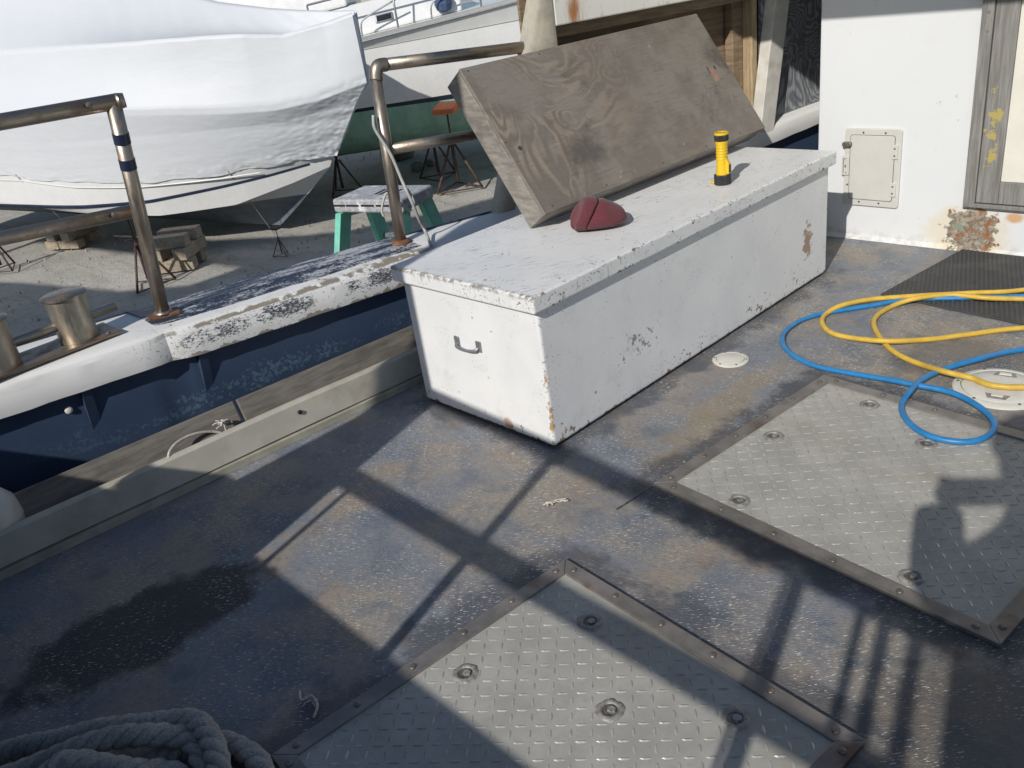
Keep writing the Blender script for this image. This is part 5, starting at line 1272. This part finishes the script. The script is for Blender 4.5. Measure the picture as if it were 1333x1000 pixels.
# ---- timber blocking
def cribs(u, v, rz, label, n=3, sz=(0.62, 0.15, 0.13)):
    q = hz(u, v, GZ); t = thing('timber_blocks', label, 'blocking', (q.x, q.y, GZ), 'timber blocks under the wrapped boat')
    rnd = random.Random(u)
    for lay in range(n):
        for k in (-1, 1):
            a = rz+(math.pi/2 if lay % 2 else 0)+rnd.uniform(-0.08, 0.08)
            U = Vector((math.cos(a), math.sin(a), 0)); V = Vector((-U.y, U.x, 0))
            g = MB(); l = sz[0]*rnd.uniform(0.8, 1.05)/2
            g.obox(Vector((q.x, q.y, GZ))+V*k*0.17+Z*lay*sz[2], U, V, Z, (-l, l), (-sz[1]/2, sz[1]/2), (0.002, sz[2]-0.002)); g.build('timber', M['crib'], t, bevel=0.006)
cribs(98, 318, 0.5, 'stack of pale timber blocks under the stern part of the wrapped boat', 2)
cribs(238, 346, 0.75, 'stack of timber blocks under the wrapped bow behind the rail post', 3, (0.60, 0.17, 0.15))

# ---- stones under the yacht
for u, v, r_, lab in ((520, 205, 0.34, 'large dark boulder in the shade under the yacht'), (545, 222, 0.13, 'small pale stone beside the dark boulder'), (560, 216, 0.10, 'smallest stone near the boat stands under the yacht')):
    q = hz(u, v, GZ); bm = bmesh.new(); bmesh.ops.create_icosphere(bm, subdivisions=3, radius=r_)
    for vv in bm.verts:
        d = 1+0.30*mnoise.noise(vv.co*2.2/r_*0.5+Vector((u, 0, 0))); vv.co *= d; vv.co.z = vv.co.z*0.7+r_*0.45
    me = bpy.data.meshes.new('boulder'); bm.to_mesh(me); bm.free(); me.materials.append(M['stone'])
    o = bpy.data.objects.new('boulder', me); COL.objects.link(o); o.location = (q.x, q.y, GZ); tag(o, lab, 'stone')

# ---- stepladder
LZ = 0.27
l0, l1, l2, l3 = hz(447, 243, LZ), hz(455, 268, LZ-0.02), hz(548, 262, LZ), hz(478, 236, LZ)
lc = hz(497, 250, LZ); lu = (hz(545, 262, LZ)-hz(452, 262, LZ)).normalized(); lv = Vector((-lu.y, lu.x, 0))
lw = (hz(545, 262, LZ)-hz(452, 262, LZ)).length/2
lad = thing('stepladder', 'green fibreglass stepladder with a paint-spattered grey top on the yard', 'stepladder', (lc.x, lc.y, GZ))
ld = 0.17
g = MB(); g.obox(lc, lu, lv, Z, (-lw, lw), (-ld, ld), (-0.085, 0.0)); cap_ = g.build('top_cap', M['laddertop'], lad, bevel=0.012)
for k in (-0.82, -0.42, 0.02, 0.45, 0.84):
    g = MB(); g.obox(lc, lu, lv, Z, (lw*k-0.05, lw*k+0.05), (-ld-0.003, -ld+0.004), (-0.045, -0.033)); g.build('slot', M['dark'], cap_)
for k in range(4):
    g = MB(); g.obox(lc, lu, lv, Z, (lw*(-0.05+k*0.16)-0.012, lw*(-0.05+k*0.16)+0.012), (-ld*0.3-k*0.01, ld*0.35), (-0.003, 0.0015)); g.build('tool_slot', M['dark'], cap_)
def leg(x0, x1, y0, y1, name='leg'):
    a = lc+lu*x0+lv*y0-Z*0.086; b = Vector((lc.x, lc.y, 0))+lu*x1+lv*y1+Z*(GZ+0.005)
    g = MB(); w, d = 0.115, 0.045
    g.hexa([b-lu*d/2-lv*w/2, b+lu*d/2-lv*w/2, b+lu*d/2+lv*w/2, b-lu*d/2+lv*w/2, a-lu*d/2-lv*w/2, a+lu*d/2-lv*w/2, a+lu*d/2+lv*w/2, a-lu*d/2+lv*w/2])
    return g.build(name, M['fgreen'], lad, bevel=0.004)
for sx_ in (-1, 1):
    leg(sx_*(lw-0.04), sx_*(lw+0.10), -ld+0.04, -0.62)
    leg(sx_*(lw-0.05), sx_*(lw+0.08), ld-0.04, 0.62)
for k in range(1, 6):
    f_ = k/6; z = lerp(LZ-0.086, GZ, f_); g = MB(); y_ = lerp(-ld+0.04, -0.62, f_); x_ = lerp(lw-0.06, lw+0.08, f_)
    g.obox(Vector((lc.x, lc.y, z)), lu, lv, Z, (-x_, x_), (y_-0.04, y_+0.05), (-0.012, 0.012)); g.build('tread', M['galv'], lad)
    g = MB(); y_ = lerp(ld-0.04, 0.62, f_); g.obox(Vector((lc.x, lc.y, z)), lu, lv, Z, (-x_, x_), (y_-0.012, y_+0.012), (-0.015, 0.015)); g.build('brace', M['galv'], lad)

# ================================================================== BEHIND THE CAMERA (throws the shadows on the deck)
GY = -2.2
DX, DZ = -0.211, -0.4725      # the rail stands 0.7 m nearer than the stern end of the deck
def gbar(parent, a, b, r, name): g = MB(); g.tube([a, b], r, 12); return g.build(name, M['steel'], parent, smooth=True)
gan = thing('shadow_gantry', 'unseen stand-in gantry behind the photographer, bars shaped to cast the deck shadows', 'gantry', (1.1, GY, 0))  # stand-in frame, traced back from the bar shadows on the deck
g = MB(); g.box((0.02+DX, GY-0.05, 0.0), (0.245+DX, GY+0.05, 3.6+DZ)); g.build('column', M['steel'], gan, bevel=0.01)
g = MB(); g.box((2.12+DX, GY-0.05, 0.0), (2.36+DX, GY+0.05, 1.98+DZ)); g.build('column', M['steel'], gan, bevel=0.01)
gbar(gan, (0.24+DX, GY, 1.62+DZ), (2.13+DX, GY, 1.60+DZ), 0.030, 'cross_bar')
gbar(gan, (0.24+DX, GY, 1.985+DZ), (2.13+DX, GY, 1.885+DZ), 0.030, 'cross_bar')
for x, r_, z0, z1 in ((0.889, 0.018, 1.2, 1.96), (0.314, 0.010, 1.2, 1.62), (1.755, 0.020, 1.2, 1.91), (1.725, 0.006, 1.2, 1.91), (1.914, 0.013, 1.2, 1.9), (1.968, 0.016, 1.2, 1.9), (2.037, 0.017, 1.2, 1.9)):
    gbar(gan, (x+DX, GY, z0+DZ), (x+DX, GY, z1+DZ), r_, 'upright')
g = MB(); g.prism([(x+DX, GY-0.02, z+DZ) for x, z in ((-0.34, 1.22), (0.018, 1.22), (0.018, 1.83), (-0.12, 1.50), (-0.14, 1.455), (-0.34, 1.445))], (0, 0.03, 0)); g.build('knee_plate', M['steel'], gan)
caster = thing('yard_caster', 'unseen shed across the yard behind the photographer', 'caster', (-6.5, -9, GZ))  # unseen shape added to shade the yard, roofline set by the shadow edge
prof_ = [(-12.5, 2.2), (-8.8, 3.1), (-6.6, 3.5), (-5.25, 4.05), (-5.0, 5.4), (-4.6, 5.8), (-4.0, 6.2), (-3.4, 6.9), (-2.7, 6.9)]
sm_ = simple('caster_grey', (0.35, 0.36, 0.37), 0.7)
g = MB(); g.prism([(-12.5, -6.0, GZ-0.05), (-2.7, -6.0, GZ-0.05)]+[(x, -6.0, z) for x, z in reversed(prof_)], (0, -6.0, 0)); g.build('wall', sm_, caster)
for k in range(len(prof_)-1):
    (xa, za), (xb, zb2) = prof_[k], prof_[k+1]; g = MB(); g.prism([(xa, -5.9, za+0.004), (xb, -5.9, zb2+0.004), (xb, -5.9, zb2+0.06), (xa, -5.9, za+0.06)], (0, -6.2, 0)); g.build('roof', M['jack'], caster)
g = MB(); g.prism([(-11.0, -6.2, 3.95), (-9.0, -6.2, 4.18), (-7.0, -6.2, 4.41), (-4.99, -6.2, 4.62), (-4.99, -6.2, 5.42), (-5.6, -6.2, 5.15), (-7.1, -6.2, 4.66), (-9.2, -6.2, 4.31), (-11.0, -6.2, 4.05)], (0, 0.4, 0)); g.build('shade_band', M['jack'], caster)  # unseen band added to darken the ground below the wrapped boat
g = MB(); g.box((-11.0, -6.1, 2.6), (-10.9, -6.0, 4.0)); g.build('post', M['jack'], caster)
g = MB(); g.box((-8.5, -5.995, GZ), (-5.2, -5.93, 1.6)); g.build('door', M['canvas'], caster)
bn = thing('sky_blocker', 'unseen dark bench against the stern board behind the photographer', 'blocker', (0.1, GY+0.2, 0))  # unseen block added to keep low sky light off the deck
g = MB(); g.box((-1.1, GY+0.06, 0.44), (1.25, GY+0.44, 0.48)); g.build('blocker_top', M['navy'], bn, bevel=0.005)
g = MB(); g.box((-1.1, GY+0.38, 0.002), (1.25, GY+0.42, 0.44)); g.build('blocker_front', M['navy'], bn)
trn = MB(); trn.box((-1.22, GY-0.09, 0.0), (3.4, GY-0.06, 1.39+DZ)); o = trn.build('stern_board', M['navy'], None, loc=(1.1, GY-0.08, 0), bevel=0.01); tag(o, 'tall stern board closing the deck behind the photographer', 'stern board')
# ---- photographer
ph_o = Vector((1.985, -1.875, 0)); fwd = Vector((-0.758, 0.652, 0)).normalized(); rgt = Vector((fwd.y, -fwd.x, 0))
per = thing('person', 'person in a dark jacket holding up a phone with both hands', 'person', ph_o)
def pp(r_, f_, z): return ph_o+rgt*r_+fwd*f_+Z*z
ph_c = CAM-_f*0.016-fwd*0.0
J = [(pp(0, 0, 0.98), 0.135), (pp(0, 0, 1.2), 0.145), (pp(0, 0.0, 1.42), 0.17), (pp(0, 0.03, 1.55), 0.065), (pp(0, 0.07, 1.66), 0.095), (pp(0, 0.08, 1.76), 0.085)]
E_ = [(0, 1), (1, 2), (2, 3), (3, 4), (4, 5)]
for sg in (1, -1):
    if sg == 1: arm = smooth_path([pp(0.17, 0, 1.45), pp(0.22, 0.01, 1.35), pp(0.225, 0.08, 1.26), pp(0.19, 0.18, 1.27), pp(0.13, 0.26, 1.34)], 2)
    else: arm = smooth_path([pp(-0.17, 0, 1.45), Vector((1.80, -1.90, 1.33)), Vector((1.725, -1.775, 1.255)), Vector((1.695, -1.73, 1.31)), Vector((1.672, -1.69, 1.385))], 2)
    prev = 2
    for i, p in enumerate(arm): J.append((p, lerp(0.078, 0.060, i/(len(arm)-1)))); E_.append((prev, len(J)-1)); prev = len(J)-1
    prev = 0
    for p, r_ in ((pp(0.09*sg, 0, 0.90), 0.095), (pp(0.11*sg, 0.02, 0.50), 0.075), (pp(0.12*sg, -0.02, 0.10), 0.052), (pp(0.13*sg, 0.12, 0.045), 0.045)):
        J.append((p, r_)); E_.append((prev, len(J)-1)); prev = len(J)-1
def skin_obj(name, J, E_, mat, parent, root=0, lev=2):
    off = world_loc(parent); me = bpy.data.meshes.new(name); me.from_pydata([tuple(p-off) for p, r_ in J], E_, []); me.materials.append(mat)
    o = bpy.data.objects.new(name, me); COL.objects.link(o); o.parent = parent
    o.modifiers.new('skin', 'SKIN'); s_ = o.modifiers.new('sub', 'SUBSURF'); s_.levels = lev; s_.render_levels = lev
    sk_ = me.skin_vertices[0] if me.skin_vertices else None
    if not me.skin_vertices:
        bm = bmesh.new(); bm.from_mesh(me); bm.verts.layers.skin.verify(); bm.to_mesh(me); bm.free()
    for i, (p, r_) in enumerate(J): me.skin_vertices[0].data[i].radius = (r_, r_); me.skin_vertices[0].data[i].use_root = (i == root)
    return o
skin_obj('body', J, E_, M['jacket'], per)
for sg in (1, -1):
    w0_ = pp(0.125, 0.27, 1.345) if sg == 1 else Vector((1.672, -1.69, 1.39)); tgt = ph_c+_r*0.075*sg-_f*0.004
    hd = [(w0_, 0.026), (w0_.lerp(tgt, 0.5), 0.030)]; he = [(0, 1)]
    for k in range(4):
        b_ = len(hd); base = tgt+_d*(-0.03+0.018*k)-_f*0.014+_r*0.012*sg
        hd += [(base, 0.010), (tgt+_d*(-0.032+0.019*k)+_r*0.016*sg+_f*0.004, 0.0085), (tgt+_d*(-0.032+0.019*k)-_r*0.006*sg+_f*0.010*0-_f*0.010, 0.008)]
        he += [(1, b_), (b_, b_+1), (b_+1, b_+2)]
    b_ = len(hd); hd += [(w0_.lerp(tgt, 0.7)-_d*0.01, 0.012), (tgt-_f*0.022-_r*0.02*sg, 0.0095)]; he += [(1, b_), (b_, b_+1)]
    skin_obj('hand', hd, he, M['skin'], per, 0, 2)
g = MB(); g.lathe([(0.02, 0.115), (0.07, 0.10), (0.098, 0.05), (0.102, 0.0), (0.098, -0.01)], pp(0, 0.075, 1.73), Z, 20); g.build('cap', M['jacket'], per, smooth=True)
g = MB(); g.obox(ph_c, _r, _d, _f, (-0.085, 0.075), (-0.035, 0.040), (-0.012, -0.004)); o = g.build('phone', M['black'], None, bevel=0.003, loc=ph_c); tag(o, 'black phone held up by the photographer', 'phone')
